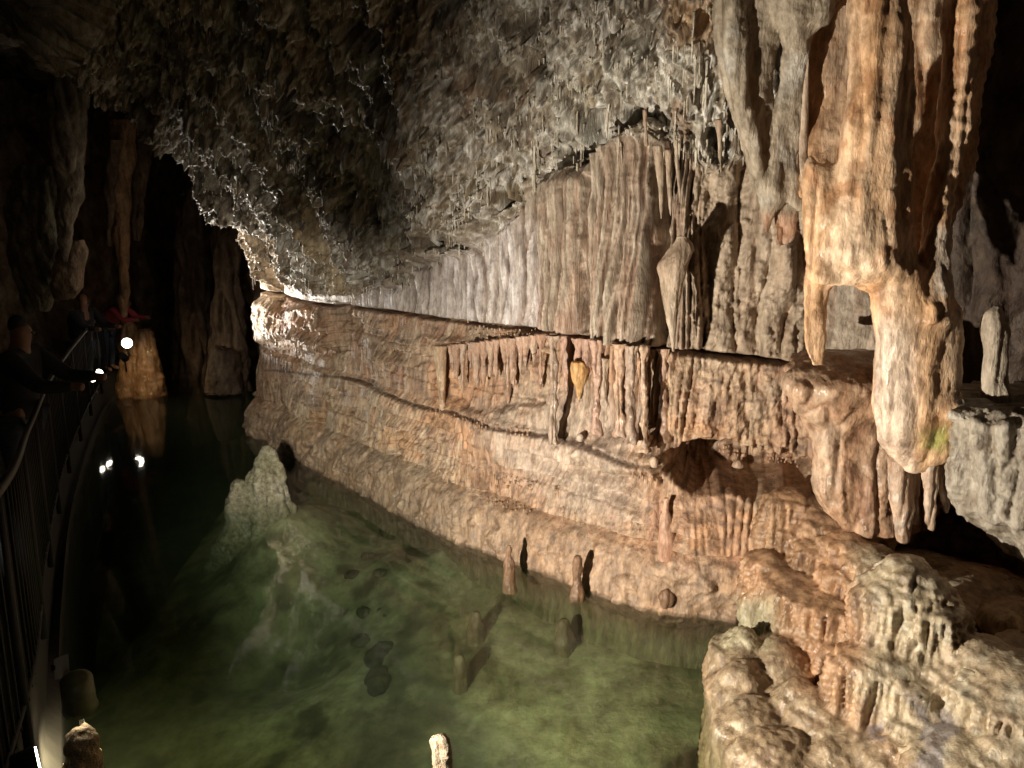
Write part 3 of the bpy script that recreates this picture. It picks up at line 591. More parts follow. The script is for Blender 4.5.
# nubs and little stalagmites on the lower wall
ball = lambda x, y, r: [(y-r, x-.5, x+.5), (y-r*.7, x-r*.7, x+r*.7), (y, x-r, x+r), (y+r*.7, x-r*.8, x+r*.8), (y+r*1.3, x-r*.6, x+r*.6)]
for (x, y, r, lb, cl) in ((654, 461, 4.5, 'rounded pale knob at the right end of the leafy basin', (.45, .34, .25)), (580, 437, 3.5, 'white capped nub below the orange stalactite', (.52, .44, .36)), (638, 439, 5, 'left of two rounded pink nubs over the leafy basin', (.5, .3, .2)), (648, 438, 5, 'right of two rounded pink nubs over the leafy basin', (.52, .33, .22)), (738, 466, 6, 'small tan knob inside the dark hollow', (.46, .33, .24))):
    cone('stalagmite', ball(x, y, r), .04, M['flow'], C(cl, tuple(c*.8 for c in cl), None, int(x)), lb, 'stalagmite', None, .002)
def stalag(px, pyb, pyt, w, zb, mat, cf, label, group=None, fl=.01, lump=.02, tipw=.2, rows=None, base_z=None):
    b = atz(px, pyb, zb); Yv = b[1]
    r = rows or [(pyt, px-w*.12, px+w*.12), (pyt+(pyb-pyt)*.12, px-w*.45, px+w*.45), (pyt+(pyb-pyt)*.5, px-w*.8, px+w*.7), (pyb, px-w, px+w)]
    o = loft('stalagmite', r, Yv, mat, D((lump, 7), (lump*.5, 18), (.003, 60), (fl, 14), random.randint(0, 99)), cf, .85, .006); tag(o, label, 'stalagmite', group); return o
WET = C((.19, .11, .065), (.25, .15, .09), (.15, .09, .05), 90)
stalag(510, 592, 546, 6, -.12, M['flow'], WET, 'small brown stalagmite standing in the water at the foot of the wall', rows=[(545, 508, 510.5), (549, 506, 512.5), (556, 505.5, 512), (564, 504, 514.5), (575, 504, 515), (583, 503, 516), (592, 502, 518)], lump=.014, fl=.006)
stalag(577, 588, 552, 7, .05, M['flow'], WET, 'dark reddish stump against the wall above the water', rows=[(556, 575, 580), (560, 573.5, 581.5), (570, 573.5, 581.5), (580, 573, 582), (590, 571, 584), (600, 569, 586)], lump=.022)
cone('stalagmite', [(498, 664, 669), (510, 663, 669), (518, 660, 672), (540, 658, 676), (560, 658, 678)], .05, M['flow'], PINK, 'slender pale spike growing on the wall shelf below the dark hollow', 'stalagmite', None, .003)
cone('stalagmite', ball(666, 597, 8), .02, M['flow'], WET, 'round dark knob just above the water line on the right', 'stalagmite')
# soda straws: a few shapes, many single copies
def straw_mesh(L_, r, bend, seed):
    n = 9; na = 7; t = np.linspace(0, 1, n); rr = r*(1.25-.55*t)*(1+.12*np.sin(t*17+seed)); rr[-1] *= .45; rr[0] *= 1.3
    th = np.linspace(0, 2*math.pi, na, endpoint=False)
    V = np.stack([rr[:, None]*np.cos(th)+bend*(t**2)[:, None], rr[:, None]*np.sin(th), -(L_+.05)*t[:, None]+0*th+.05], -1).reshape(-1, 3)
    V = np.vstack([V, [0, 0, .05], [bend, 0, -L_-.002]]); j = np.arange(na); j2 = (j+1) % na
    T = np.vstack([np.stack([j, j2, np.full(na, n*na)], 1), np.stack([(n-1)*na+j2, (n-1)*na+j, np.full(na, n*na+1)], 1)])
    me = raw_mesh('soda_straw', V, grid_faces(n, na, True), T); fix_normals(me); setc(me, C((.74, .70, .62), (.6, .54, .44), None, seed)(V)); smooth(me); me.materials.append(M['white']); return me
SM = [straw_mesh(.07, .0055, .002, 1), straw_mesh(.10, .006, -.003, 2), straw_mesh(.14, .006, .002, 3), straw_mesh(.19, .007, .004, 4), straw_mesh(.27, .007, -.004, 5), straw_mesh(.05, .007, 0, 6)]
def straw(px, py, k, label, group, s=1.0):
    p = surf(px, py)
    if p is None: return
    o = bpy.data.objects.new('soda_straw', SM[k]); COL.objects.link(o); o.location = p+np.array([0, .012, .01]); o.scale = (s*random.uniform(.55, 1.1), s*random.uniform(.55, 1.1), s*random.uniform(.55, 1.3)); o.rotation_euler = (0, 0, random.uniform(0, 6))
    tag(o, label, 'soda straw', group)
for i in range(26): straw(random.uniform(662, 726), random.uniform(136, 156), random.choice([0, 1, 1, 2]), 'white soda straw in the bright fringe right above the slim stalactites', 'soda straws of the bright white fringe', 1.2)
for i in range(12): straw(random.uniform(684, 706), random.uniform(22, 100), random.choice([3, 4]), 'long thin soda straw in the curtain high on the ceiling, left of the grey drapery', 'long soda straws left of the grey drapery')
for i in range(16): straw(random.uniform(576, 645), random.uniform(108, 140), random.choice([1, 2, 3]), 'soda straw hanging in front of the dark hollow over the broad fluted column', 'soda straws over the dark hollow')
for i in range(24): straw(random.uniform(530, 585), random.uniform(145, 175), random.choice([0, 1, 2, 3]), 'pale soda straw at the ceiling lip over the left fluted curtain', 'soda straws over the left fluted curtain')
for i in range(26): straw(random.uniform(470, 545), random.uniform(105, 150), random.choice([0, 1, 1]), 'short pale soda straw in the middle of the crusted ceiling', 'soda straws in the middle of the ceiling')
for i in range(36): straw(random.uniform(380, 500), random.uniform(150, 262), random.choice([0, 0, 5, 1]), 'tiny soda straw on the lower left of the crusted ceiling', 'tiny soda straws on the lower ceiling')
for i in range(30): straw(random.uniform(560, 700), random.uniform(20, 120), random.choice([0, 1, 2, 5]), 'short soda straw on the bright upper right of the crusted ceiling', 'short soda straws on the upper ceiling')
for i in range(22): straw(random.uniform(345, 440), random.uniform(262, 296), random.choice([0, 0, 5]), 'tiny soda straw along the ceiling lip above the white flutes', 'tiny soda straws above the white flutes')
# crust of stubby drips, far too many to count, as one body
sel = np.where((wy < 300) & (wy > -60) & (wx > 160) & (wx < 745))[0]; cmv = cm.reshape(-1)[ok.reshape(-1)] if cm.shape == ok.shape else np.ones(len(wx))
sel = sel[cmv[sel] > .6]; den = fbm(wp[sel].astype(F32), 3.5, 3, 301); pr = np.clip(.35+2.2*den, .02, 1)*(wf[sel]**2); pr /= pr.sum()
pick = RNG.choice(sel, 20000, replace=False, p=pr); Pp = wp[pick]; nq_ = 5; thq = np.linspace(0, 2*math.pi, nq_, endpoint=False)
rr_ = RNG.uniform(.003, .008, len(pick)); ll_ = RNG.uniform(.012, .05, len(pick))*(1+1.2*(RNG.rand(len(pick)) > .9))
prof_ = [(0.0, 1.25), (.35, 1.0), (.75, .65)]
Vd = np.concatenate([np.stack([Pp[:, 0, None]+rr_[:, None]*f_*np.cos(thq), Pp[:, 1, None]+rr_[:, None]*f_*np.sin(thq), (Pp[:, 2]+.012-ll_*t_)[:, None]+0*thq], -1) for t_, f_ in prof_]+[np.stack([Pp[:, 0], Pp[:, 1], Pp[:, 2]+.012-ll_], -1)[:, None]], 1)
per = 3*nq_+1; off = np.arange(len(pick))[:, None, None]*per; jj = np.arange(nq_); j2_ = (jj+1) % nq_
Qd = np.concatenate([(off+np.stack([jj+b*nq_, jj+(b+1)*nq_, j2_+(b+1)*nq_, j2_+b*nq_], 1)[None]).reshape(-1, 4) for b in (0, 1)]); Td = (off+np.stack([jj+2*nq_, np.full(nq_, 3*nq_), j2_+2*nq_], 1)[None]).reshape(-1, 3)
me = raw_mesh('ceiling_drips', Vd.reshape(-1, 3), Qd, Td)
shade = np.repeat(RNG.rand(len(pick)), per)[:, None]; c1_ = np.array((.34, .30, .23)); c2_ = np.array((.74, .72, .66)); setc(me, c1_+(c2_-c1_)*shade**1.6); smooth(me); me.materials.append(M['white'])
o = bpy.data.objects.new('ceiling_drips', me); COL.objects.link(o); tag(o, 'crust of countless tiny grey and white drips covering the cave ceiling', 'drip crust', None, 'stuff')
# tiny fringe drips under the bedding bands of the lower wall
fp = []
for (x0, y0, x1, y1, n_) in ((425, 470, 560, 490, 260), (345, 392, 560, 442, 160), (600, 470, 660, 482, 90), (690, 444, 800, 462, 160), (372, 348, 425, 345, 60), (262, 345, 330, 352, 120), (480, 500, 640, 528, 140), (440, 327, 545, 337, 120)):
    for _ in range(n_):
        t_ = random.random(); p_ = surf(x0+(x1-x0)*t_, y0+(y1-y0)*t_+random.gauss(0, 2.5))
        if p_ is not None and pn(np.array([p_[0]*4]), np.array([p_[1]*4]), np.array([p_[2]]), 5)[0] > -.15: fp.append(p_)
Pp = np.array(fp)+np.array([0, .004, .004]); nF = len(Pp); rr_ = RNG.uniform(.004, .009, nF); ll_ = RNG.uniform(.03, .08, nF)
Vd = np.concatenate([np.stack([Pp[:, 0, None]+rr_[:, None]*f_*np.cos(thq), Pp[:, 1, None]+rr_[:, None]*f_*np.sin(thq), (Pp[:, 2]+.012-ll_*t_)[:, None]+0*thq], -1) for t_, f_ in prof_]+[np.stack([Pp[:, 0], Pp[:, 1], Pp[:, 2]+.012-ll_], -1)[:, None]], 1)
off = np.arange(nF)[:, None, None]*per; Qd = np.concatenate([(off+np.stack([jj+b*nq_, jj+(b+1)*nq_, j2_+(b+1)*nq_, j2_+b*nq_], 1)[None]).reshape(-1, 4) for b in (0, 1)]); Td = (off+np.stack([jj+2*nq_, np.full(nq_, 3*nq_), j2_+2*nq_], 1)[None]).reshape(-1, 3)
me = raw_mesh('wall_drips', Vd.reshape(-1, 3), Qd, Td); shade = np.repeat(RNG.rand(nF), per)[:, None]; c1_ = np.array((.36, .22, .14)); c2_ = np.array((.46, .31, .20)); setc(me, c1_+(c2_-c1_)*shade); smooth(me); me.materials.append(M['flow'])
o = bpy.data.objects.new('wall_drips', me); COL.objects.link(o); tag(o, 'fringe of countless tiny brown drips under the bands of the lower rock wall', 'drip fringe', None, 'stuff')
for i in range(14): straw(random.uniform(205, 255), random.uniform(215, 285), random.choice([0, 1, 2]), 'white soda straw on the glaring edge at the far end of the ceiling', 'soda straws on the glaring far edge')

# ================================================================== RIGHT SIDE: CURTAINS AND TERRACES
def cf(*a, **k): return C(*a, **k)
CUR = C((.48, .30, .19), (.54, .40, .29), (.36, .20, .13), 111, 3, .3)
o = loft('flowstone_curtain', [(352, 800, 900, .2), (362, 790, 900, .08), (385, 786, 900, -.08), (405, 795, 898, -.06), (425, 806, 896, 0), (450, 815, 896, 0), (480, 814, 900, 0), (505, 822, 900, .0), (525, 838, 900, -.0), (540, 860, 898, 0), (550, 872, 894, 0)], 4.5, M['flow'],
         D((.03, 4), (.014, 12), (.006, 40), (.026, 9), 112), CUR, .35, .0065, .8)
tag(o, 'tan fluted flowstone curtain flaring from a brown ledge above the black hollow', 'flowstone')
o = loft('flowstone_curtain', [(395, 950, 1280, .1), (410, 946, 1280, .0), (425, 952, 1280, -.03), (460, 950, 1280, 0), (500, 955, 1280, 0), (520, 975, 1280, 0), (540, 998, 1280, 0), (556, 1018, 1280, 0), (572, 1060, 1270, 0), (590, 1120, 1240, 0)], 3.95, M['wall'],
         D((.03, 4), (.03, 14), (.012, 38), (.045, 9), 113), C((.36, .32, .26), (.45, .41, .35), (.25, .20, .15), 114, 5, .6), .4, .006, .8)
tag(o, 'whitish grey knobbly flowstone mass at the right edge above the black hollow', 'flowstone')
HG = [([(455, 886, 908), (490, 890, 911), (520, 895, 912), (541, 897, 909)], 4.15, 'longest cream stalactite between the tan curtain and the orange drapery tip'),
      ([(458, 905, 920), (490, 908, 920), (515, 911, 920), (524, 913, 918)], 4.2, 'narrow brown stalactite tucked behind the drapery tip'),
      ([(450, 918, 938), (480, 922, 937), (510, 924, 935), (529, 928, 933)], 4.05, 'mottled pink and white stalactite right under the green algae'),
      ([(445, 938, 952), (480, 939, 951), (500, 940, 950), (513, 943, 948)], 4.1, 'slim pinkish stalactite at the right of the algae patch'),
      ([(440, 952, 966), (480, 954, 966), (505, 957, 964), (510, 959, 963)], 4.1, 'short pink stalactite touching the whitish grey mass')]
for i, (r, yy, lb) in enumerate(HG): cone('stalactite', r, 0, M['flow'], C((.58, .44, .33), (.46, .31, .22), (.66, .58, .5), 120+i, 4), lb, 'stalactite', None, .012, .8, yy, .02)
o = cone('stone_pillar', [(306, 996, 1000), (314, 986, 1003), (330, 981, 1008), (350, 984, 1006), (380, 983, 1008), (398, 980, 1012), (408, 981, 1012)], 0, M['wall'], C((.55, .49, .40), (.45, .38, .3), None, 130), 'short pale pillar on the dark shelf at the right edge', 'stone pillar', None, .012, .8, 4.0)
# dark buttress behind it
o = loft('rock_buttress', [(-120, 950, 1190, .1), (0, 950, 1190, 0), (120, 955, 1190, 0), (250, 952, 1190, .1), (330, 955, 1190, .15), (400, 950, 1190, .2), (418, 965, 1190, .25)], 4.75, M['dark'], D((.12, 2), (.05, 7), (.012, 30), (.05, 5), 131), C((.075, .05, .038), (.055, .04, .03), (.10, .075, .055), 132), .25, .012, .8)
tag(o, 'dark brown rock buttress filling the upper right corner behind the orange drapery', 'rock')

def terrace(name, outline, zl, zb, mat, colf, label, cat, dome=.1, flute=.03, ff=10, under=.05, lump=.03, seed=0, step=.009, fringe=.04, group=None):
    """outline: plan points (x, y); a rounded shelf whose side is draped with flowstone."""
    pts = [tuple(p[:2]) for p in outline]; c = spline(pts+[pts[0]], 30)[:-1]
    s = np.concatenate([[0], np.cumsum(np.linalg.norm(np.diff(np.vstack([c, c[:1]]), axis=0), axis=1))]); n = int(np.clip(s[-1]/(step/DET), 40, 900))
    cc_ = np.vstack([c, c[:1]]); u = np.linspace(0, s[-1], n, endpoint=False); B = np.stack([np.interp(u, s, cc_[:, 0]), np.interp(u, s, cc_[:, 1])], 1)
    ctr = B.mean(0); R = B-ctr; rl = np.linalg.norm(R, axis=1); h = zl-zb
    rows = []
    nt_ = int(rl.mean()/(step*1.5/DET))
    for q in np.linspace(.02, 1, nt_): rows.append((q, zl+dome*(1-q**2.2)**(.75 if name == 'flowstone_dome' else 1), 0))
    lipr = .012 if name == 'flowstone_dome' else min(.045, h*.25)
    for a in np.linspace(0, math.pi/2, 7)[1:]: rows.append((1+0*a, zl-lipr*(1-math.cos(a)), lipr*math.sin(a)))
    for q in np.linspace(0, 1, max(6, int(h/(step/DET))))[1:]: rows.append((1, zl-lipr-(h-lipr)*q, lipr-under*q))
    V = []
    for q, z, e in rows:
        sc_ = (q*rl+e)/rl; V.append(np.column_stack([ctr[0]+R[:, 0]*sc_, ctr[1]+R[:, 1]*sc_, np.full(n, z)]))
    V = np.vstack(V); nr = len(rows); top = len(V); V = np.vstack([V, [*ctr, zl+dome], [*ctr, zb]])
    j = np.arange(n); j2 = (j+1) % n
    T = np.vstack([np.stack([j, j2, np.full(n, top)], 1), np.stack([(nr-1)*n+j2, (nr-1)*n+j, np.full(n, top+1)], 1)])
    me = raw_mesh(name, V, grid_faces(nr, n, True), T); fix_normals(me)
    def disp(P, N_):
        P = P.astype(F32); side = np.clip((zl-.01-P[:, 2])/(h*.5), 0, 1)*(1-np.clip(np.abs(N_[:, 2]), 0, 1)**2)
        q = np.abs(pn(P[:, 0]*ff, P[:, 1]*ff, P[:, 2]*1.2, seed)); q2 = np.abs(pn(P[:, 0]*ff*2.3, P[:, 1]*ff*2.3, P[:, 2]*1.6, seed+3))
        d_ = flute*side*((np.minimum(q*2.4, 1)-.6)*2+.7*(np.minimum(q2*2.4, 1)-.6))
        cut = np.maximum(pn(P[:, 0]*ff*1.2, P[:, 1]*ff*1.2, 0*P[:, 2], seed+8), 0)
        d_ = d_-fringe*3*side**3*ss(.05, .3, cut)
        return d_+lump*fbm(P, 3, 3, seed+1)+.012*fbm(P, 13, 3, seed+2)+.004*fbm(P, 45, 2, seed+4)+.003*np.sin(P[:, 2]*240+5*pn(P[:, 0]*8, P[:, 1]*8, P[:, 2]*5, seed))*side
    o = finish(name, me, mat, disp, colf, (*ctr, zb)); tag(o, label, cat, group); return o
Z_ = lambda px, py, z: atz(px, py, z)[:2]
TAN1 = C((.46, .34, .23), (.38, .27, .18), (.50, .44, .32), 140, 3, 1)
ORT = C((.48, .27, .15), (.54, .36, .22), (.38, .2, .11), 141, 3, .6)
CRM = C((.55, .48, .36), (.47, .37, .26), (.60, .55, .42), 142, 4, .4)
# the cascade: rounded lobes and shelves grown together into one body
def lobe_geo(c, rx, ry, zt, zb, dome, lipr=.05, n=72, rot=0.0, bulge=.03):
    rows = [(q, zt-dome*q**2.2, 0) for q in np.linspace(.05, 1, 10)]
    z1 = zt-dome
    for a_ in np.linspace(0, math.pi/2, 5)[1:]: rows.append((1, z1-lipr*(1-math.cos(a_)), lipr*math.sin(a_)))
    for q in np.linspace(0, 1, 12)[1:]: rows.append((1, z1-lipr-(z1-lipr-zb)*q, lipr+bulge*q))
    th = np.linspace(0, 2*math.pi, n, endpoint=False); V = []
    for q, z, e in rows:
        x = (rx*q+e)*np.cos(th); y = (ry*q+e)*np.sin(th); V.append(np.column_stack([c[0]+x*math.cos(rot)-y*math.sin(rot), c[1]+x*math.sin(rot)+y*math.cos(rot), np.full(n, z)]))
    V = np.vstack(V); nr = len(rows); top = len(V); V = np.vstack([V, [c[0], c[1], zt], [c[0], c[1], zb]]); j = np.arange(n); j2 = (j+1) % n
    return V, grid_faces(nr, n, True), np.vstack([np.stack([j, j2, np.full(n, top)], 1), np.stack([(nr-1)*n+j2, (nr-1)*n+j, np.full(n, top+1)], 1)])
def lob(px, py, z, r, h, dome=.06, ry=None, rot=0, **k):
    c = atz(px, py, z); return lobe_geo(c, r, ry or r, z, z-h, dome, rot=rot, **k)
LB = []
# upper orange shelf, lobes descending towards the right
for px_, py_, z_, r_, h_ in ((792, 488, .92, .13, .30), (812, 497, .88, .13, .30), (832, 512, .84, .13, .32), (850, 530, .80, .13, .34), (872, 548, .76, .14, .36), (800, 515, .76, .15, .30), (826, 536, .72, .14, .3), (851, 560, .67, .14, .32), (780, 520, .70, .10, .4)):
    LB.append(lob(px_, py_, z_, r_, h_, .05))
# middle shelf
for px_, py_, z_, r_, h_ in ((772, 552, .56, .13, .34), (790, 572, .52, .14, .34), (812, 588, .49, .14, .34), (836, 600, .47, .14, .34), (862, 618, .44, .14, .36), (796, 598, .42, .12, .34), (822, 618, .38, .13, .34), (848, 636, .35, .14, .34), (765, 580, .42, .08, .4)):
    LB.append(lob(px_, py_, z_, r_, h_, .04))
# lower shelf
for px_, py_, z_, r_, h_ in ((800, 680, .24, .10, .3), (818, 692, .23, .13, .3), (842, 706, .22, .15, .3), (868, 720, .21, .17, .3), (845, 745, .16, .16, .3), (880, 760, .16, .22, .3), (905, 735, .26, .16, .3), (940, 760, .24, .2, .3)):
    LB.append(lob(px_, py_, z_, r_, h_, .07))
# big domes and their neighbours
for px_, py_, z_, r_, h_, dm, ry_ in ((910, 556, .96, .17, .50, .13, .18), (930, 575, .90, .14, .45, .12, .16), (893, 572, .88, .12, .42, .08, .13), (885, 642, .56, .18, .42, .07, .18), (912, 655, .54, .16, .42, .08, .16), (862, 650, .50, .12, .40, .05, .12),
        (945, 628, .66, .18, .5, .12, .2), (985, 640, .66, .25, .6, .14, .25), (1030, 660, .66, .3, .6, .12, .3), (930, 690, .42, .18, .4, .1, .2), (980, 735, .40, .25, .4, .1, .25), (1040, 720, .5, .3, .5, .12, .3), (1000, 800, .36, .35, .4, .1, .3)):
    LB.append(lob(px_, py_, z_, r_, h_, dm, ry=ry_, bulge=.02))
# rough boulder foot at the pool
for px_, py_, z_, r_, h_, rot_ in ((742, 628, .30, .14, 1.2, 0), (732, 640, .22, .10, 1.5, 0), (745, 665, .20, .16, 1.5, 0), (758, 700, .14, .19, 1.5, 0), (785, 735, .12, .24, 1.5, 0), (800, 690, .16, .22, 1.5, 0), (815, 790, .08, .30, 1.5, 0), (780, 640, .26, .2, 1.4, 0), (880, 830, .1, .4, 1.5, 0), (850, 760, .08, .3, 1.5, 0)):
    LB.append(lob(px_, py_, z_, r_, h_, .10))
LB.append(lobe_geo((2.75, 3.75), .95, 1.15, .36, -.6, .1)); LB.append(lobe_geo((2.3, 4.5), .75, .55, .58, -.6, .1)); LB.append(lobe_geo((2.9, 2.4), 1.0, .9, .2, -.8, .1))
me = remesh(LB, .0115, 5)
def cdisp(P, N_):
    P = P.astype(F32); st = np.clip(1-np.abs(N_[:, 2])*1.15, 0, 1)**.7; x, y, f = proj(P); rough_ = polym([(700, 600), (765, 600), (800, 700), (880, 745), (900, 790), (700, 790)], x, y, 14)
    w_ = .3*pn(P[:, 0]*2.5, P[:, 1]*2.5, P[:, 2]*3, 401)
    q = np.abs(pn((P[:, 0]+.1*w_)*15, (P[:, 1]+.1*w_)*15, P[:, 2]*1.3, 402)); q2 = np.abs(pn(P[:, 0]*31, P[:, 1]*31, P[:, 2]*2, 403))
    fl_ = (np.minimum(q*2.6, 1)-.75)*.050+(np.minimum(q2*2.4, 1)-.6)*.018
    gour = .006*np.sin((P[:, 2]*150)+4*fbm(P, 4, 2, 404))
    return fl_*st*(1-.8*rough_)+.05*fbm(P, 2.6, 3, 405)+.010*fbm(P, 11, 3, 406)+.005*fbm(P, 40, 2, 407)+gour*(1-rough_)*(.4+.6*st)+rough_*(.028*fbm(P, 6, 4, 408)+.012*fbm(P, 28, 3, 409))
def ccol(P):
    P = P.astype(F32); x, y, f = proj(P); n = fbm(P, 3, 4, 411, sq=(1, 1, .6)); n2 = fbm(P, 9, 3, 412)
    c = np.tile(np.array((.36, .225, .13), F32), (len(P), 1)); c = mixc(c, (.42, .245, .135), ss(-.1, .3, n)); c = mixc(c, (.34, .20, .12), ss(.0, .35, n2)*.7)
    cr_ = polym([(850, 540), (965, 540), (1060, 600), (1060, 790), (930, 790), (850, 690), (870, 640)], x+8*n, y, 16); crc = np.tile(np.array((.42, .35, .24), F32), (len(P), 1)); crc = mixc(crc, (.44, .35, .24), ss(-.1, .3, n)); crc = mixc(crc, (.50, .46, .36), ss(.0, .3, n2)*.7)
    c = c+(crc-c)*cr_[:, None]
    rg = polym([(700, 600), (770, 600), (800, 690), (880, 740), (940, 800), (700, 800)], x, y, 16); rc = np.tile(np.array((.28, .21, .135), F32), (len(P), 1)); rc = mixc(rc, (.30, .225, .145), ss(-.1, .3, n)); rc = mixc(rc, (.36, .30, .21), ss(.0, .3, n2)*.7); c = c+(rc-c)*rg[:, None]
    c = mixc(c, (.36, .36, .24), polym([(705, 600), (775, 600), (770, 650), (715, 650)], x, y, 12)*.5)
    c = mixc(c, (.15, .15, .20), ss(.12, .3, fbm(P, 5, 3, 413)+.1)*polym([(850, 715), (930, 690), (1000, 740), (1000, 790), (880, 790)], x, y, 20)*.6)
    return mixc(c, (.16, .10, .065), ss(.15, .4, fbm(P, 6, 3, 414, sq=(1, 1, .5)))*.5)
o = finish('flowstone_cascade', me, M['flow'], cdisp, ccol, (*atz(830, 700, 0)[:2], 0)); tag(o, 'big stepped flowstone cascade of orange shelves and cream domes running down into the pool', 'flowstone')
BL = [((985, 600), (1040, 646), 3.9, 'smooth yellowish boulder beside the black hollow at the right edge', (.55, .40, .24)), ((1000, 640), (1060, 690), 3.6, 'brown rounded boulder low at the right edge', (.40, .30, .2))]
for i, ((x0, y0), (x1, y1), yy, lb, c_) in enumerate(BL):
    xm = (x0+x1)/2; w = (x1-x0)/2+8
    o = loft('boulder', [(y0, xm-w*.4, xm+w*.4), (y0+6, xm-w*.8, xm+w*.7), ((y0+y1)/2, xm-w, xm+w), (y1-6, xm-w*.8, xm+w*.9), (y1+6, xm-w*.5, xm+w*.5)], yy, M['flow'], D((.06, 4), (.02, 12), (.005, 40), (0, 9), 160+i), C(c_, tuple(v*.75 for v in c_), None, 161), .9, .008); tag(o, lb, 'boulder')
SG = [([(668, 962, 978), (676, 955, 984), (700, 952, 990), (730, 955, 996), (750, 960, 998)], 3.35, 'stout cream stalagmite, left of the pair near the lower right corner', (.58, .50, .36)),
      ([(672, 985, 1000), (682, 978, 1006), (705, 980, 1012), (735, 985, 1016), (760, 985, 1018)], 3.3, 'stout brownish stalagmite, right of the pair near the lower right corner', (.42, .33, .23)),
      ([(666, 942, 954), (674, 938, 957), (690, 938, 958), (712, 942, 956)], 3.5, 'small bluish grey stump left of the stout cream stalagmite', (.17, .17, .2)),
      ([(745, 955, 985), (752, 945, 1000), (775, 945, 1005)], 3.15, 'dark rounded lump at the bottom edge below the stout pair', (.2, .16, .14))]
for i, (r, yy, lb, c_) in enumerate(SG):
    o = loft('stalagmite', r, yy, M['flow'], D((.03, 6), (.015, 16), (.004, 50), (.02, 9), 170+i), C(c_, tuple(v*.75 for v in c_), None, 171+i), .9, .006); tag(o, lb, 'stalagmite')

# ================================================================== IN THE WATER
b = atz(265, 600, -.85); 
g = [loft_geo([(447, 262, 267, 0), (455, 258, 273, 0), (470, 250, 281, 0), (490, 246, 288, 0), (520, 242, 298, 0), (560, 228, 318, 0), (610, 205, 345, 0)], 7.4, .7, .02),
     loft_geo([(482, 231, 243, 0), (500, 229, 250, 0), (530, 220, 256, 0), (570, 210, 260, 0), (620, 205, 280, 0)], 7.35, .8, .02)]
me = remesh(g, .018, 3)
o = finish('stalagmite', me, M['crust'], D((.07, 3.5), (.05, 9), (.02, 26), (.05, 7), 181), C((.46, .40, .28), (.34, .31, .2), (.56, .51, .41), 182, 3, .5), (-2.2, 7.4, -1.6)); tag(o, 'large pale drowned stalagmite whose tip just reaches the surface of the pool', 'stalagmite')
b = atz(440, 800, -.2)
o = loft('stalagmite', [(734, 436, 444), (738, 432, 449), (750, 432, 450), (775, 431, 452), (810, 426, 458), (900, 420, 470)], 3.35, M['crust'], D((.02, 9), (.012, 22), (.004, 60), (.01, 15), 183), C((.34, .28, .2), (.24, .18, .12), None, 184), .8, .006); tag(o, 'small pale broken stalagmite tip standing out of the water at the bottom edge', 'stalagmite')
rk = [(345, 578, 12, 6), (376, 589, 6, 3), (365, 612, 9, 4), (383, 612, 6, 3), (236, 625, 10, 4), (352, 575, 8, 4), (380, 573, 7, 3), (390, 615, 7, 3), (348, 612, 5, 3), (367, 556, 7, 4), (388, 531, 8, 4), (362, 640, 12, 5), (385, 645, 9, 4), (376, 655, 11, 10), (378, 680, 12, 14)]
nm = ['wide dark stone with twin humps on the bright patch of pool bed', 'tiny dark stone below the twin humped one', 'dark stone in the upper bright patch, just left of a smaller one', 'small dark stone at the middle of the bright bed', 'lone flat dark stone on the left part of the pool bed', 'dark pebble touching the twin humped stone', 'dark pebble between the two upper stones', 'dark pebble on the right side of the bright patch', 'smallest pebble left of the flat stones', 'dark stone nearest below the wall foot', 'dark stone at the edge of the brown shadow', 'long flat stone with a square end', 'flat stone lying right of the long one', 'dark chunky stone under the two flat ones', 'largest dark stone, lowest of the heap']
for i, ((x, y, a, c_), lb) in enumerate(zip(rk, nm)):
    p = atz(x, y, -.85)
    for _ in range(4): p = atz(x, y, bed_z(p[0], p[1])+.02)
    bm = bmesh.new(); bmesh.ops.create_icosphere(bm, subdivisions=4, radius=1); me = bpy.data.meshes.new('submerged_stone'); bm.to_mesh(me); bm.free()
    V = getv(me)*np.array([a/804*p[1]*1.1, c_/804*p[1]*2.2, a/804*p[1]*.5]); me.vertices.foreach_set('co', V.astype(F32).ravel()); me.update()
    o = finish('submerged_stone', me, M['dark'], lambda P, N_, i=i: .035*fbm(P+i, 9, 3, i)+.012*fbm(P+i, 30, 2, i), C((.05, .045, .035), (.09, .08, .05), None, i)); o.location = p; o.rotation_euler = (0, 0, random.uniform(-.5, .5)); tag(o, lb, 'stone')
for i, (x, y0, y1, w, lb) in enumerate(((475, 612, 642, 9, 'drowned stump under the surface, left of two below the small wall stalagmite'), (564, 618, 652, 10, 'drowned stump under the surface, right of two below the small wall stalagmite'), (460, 655, 690, 8, 'dark drowned spike low in the middle of the pool'))):
    p = atz(x, y1, -.8)
    for _ in range(4): p = atz(x, y1, bed_z(p[0], p[1]))
    o = loft('stalagmite', [(y0, x-w*.3, x+w*.3), (y0+6, x-w*.7, x+w*.7), (y1, x-w, x+w), (y1+12, x-w*1.2, x+w*1.2)], p[1], M['flow'], D((.02, 8), (.01, 20), (.003, 50), (.01, 12), 190+i), C((.13, .10, .06), (.17, .13, .08), None, 191), .9, .01); tag(o, lb, 'stalagmite')

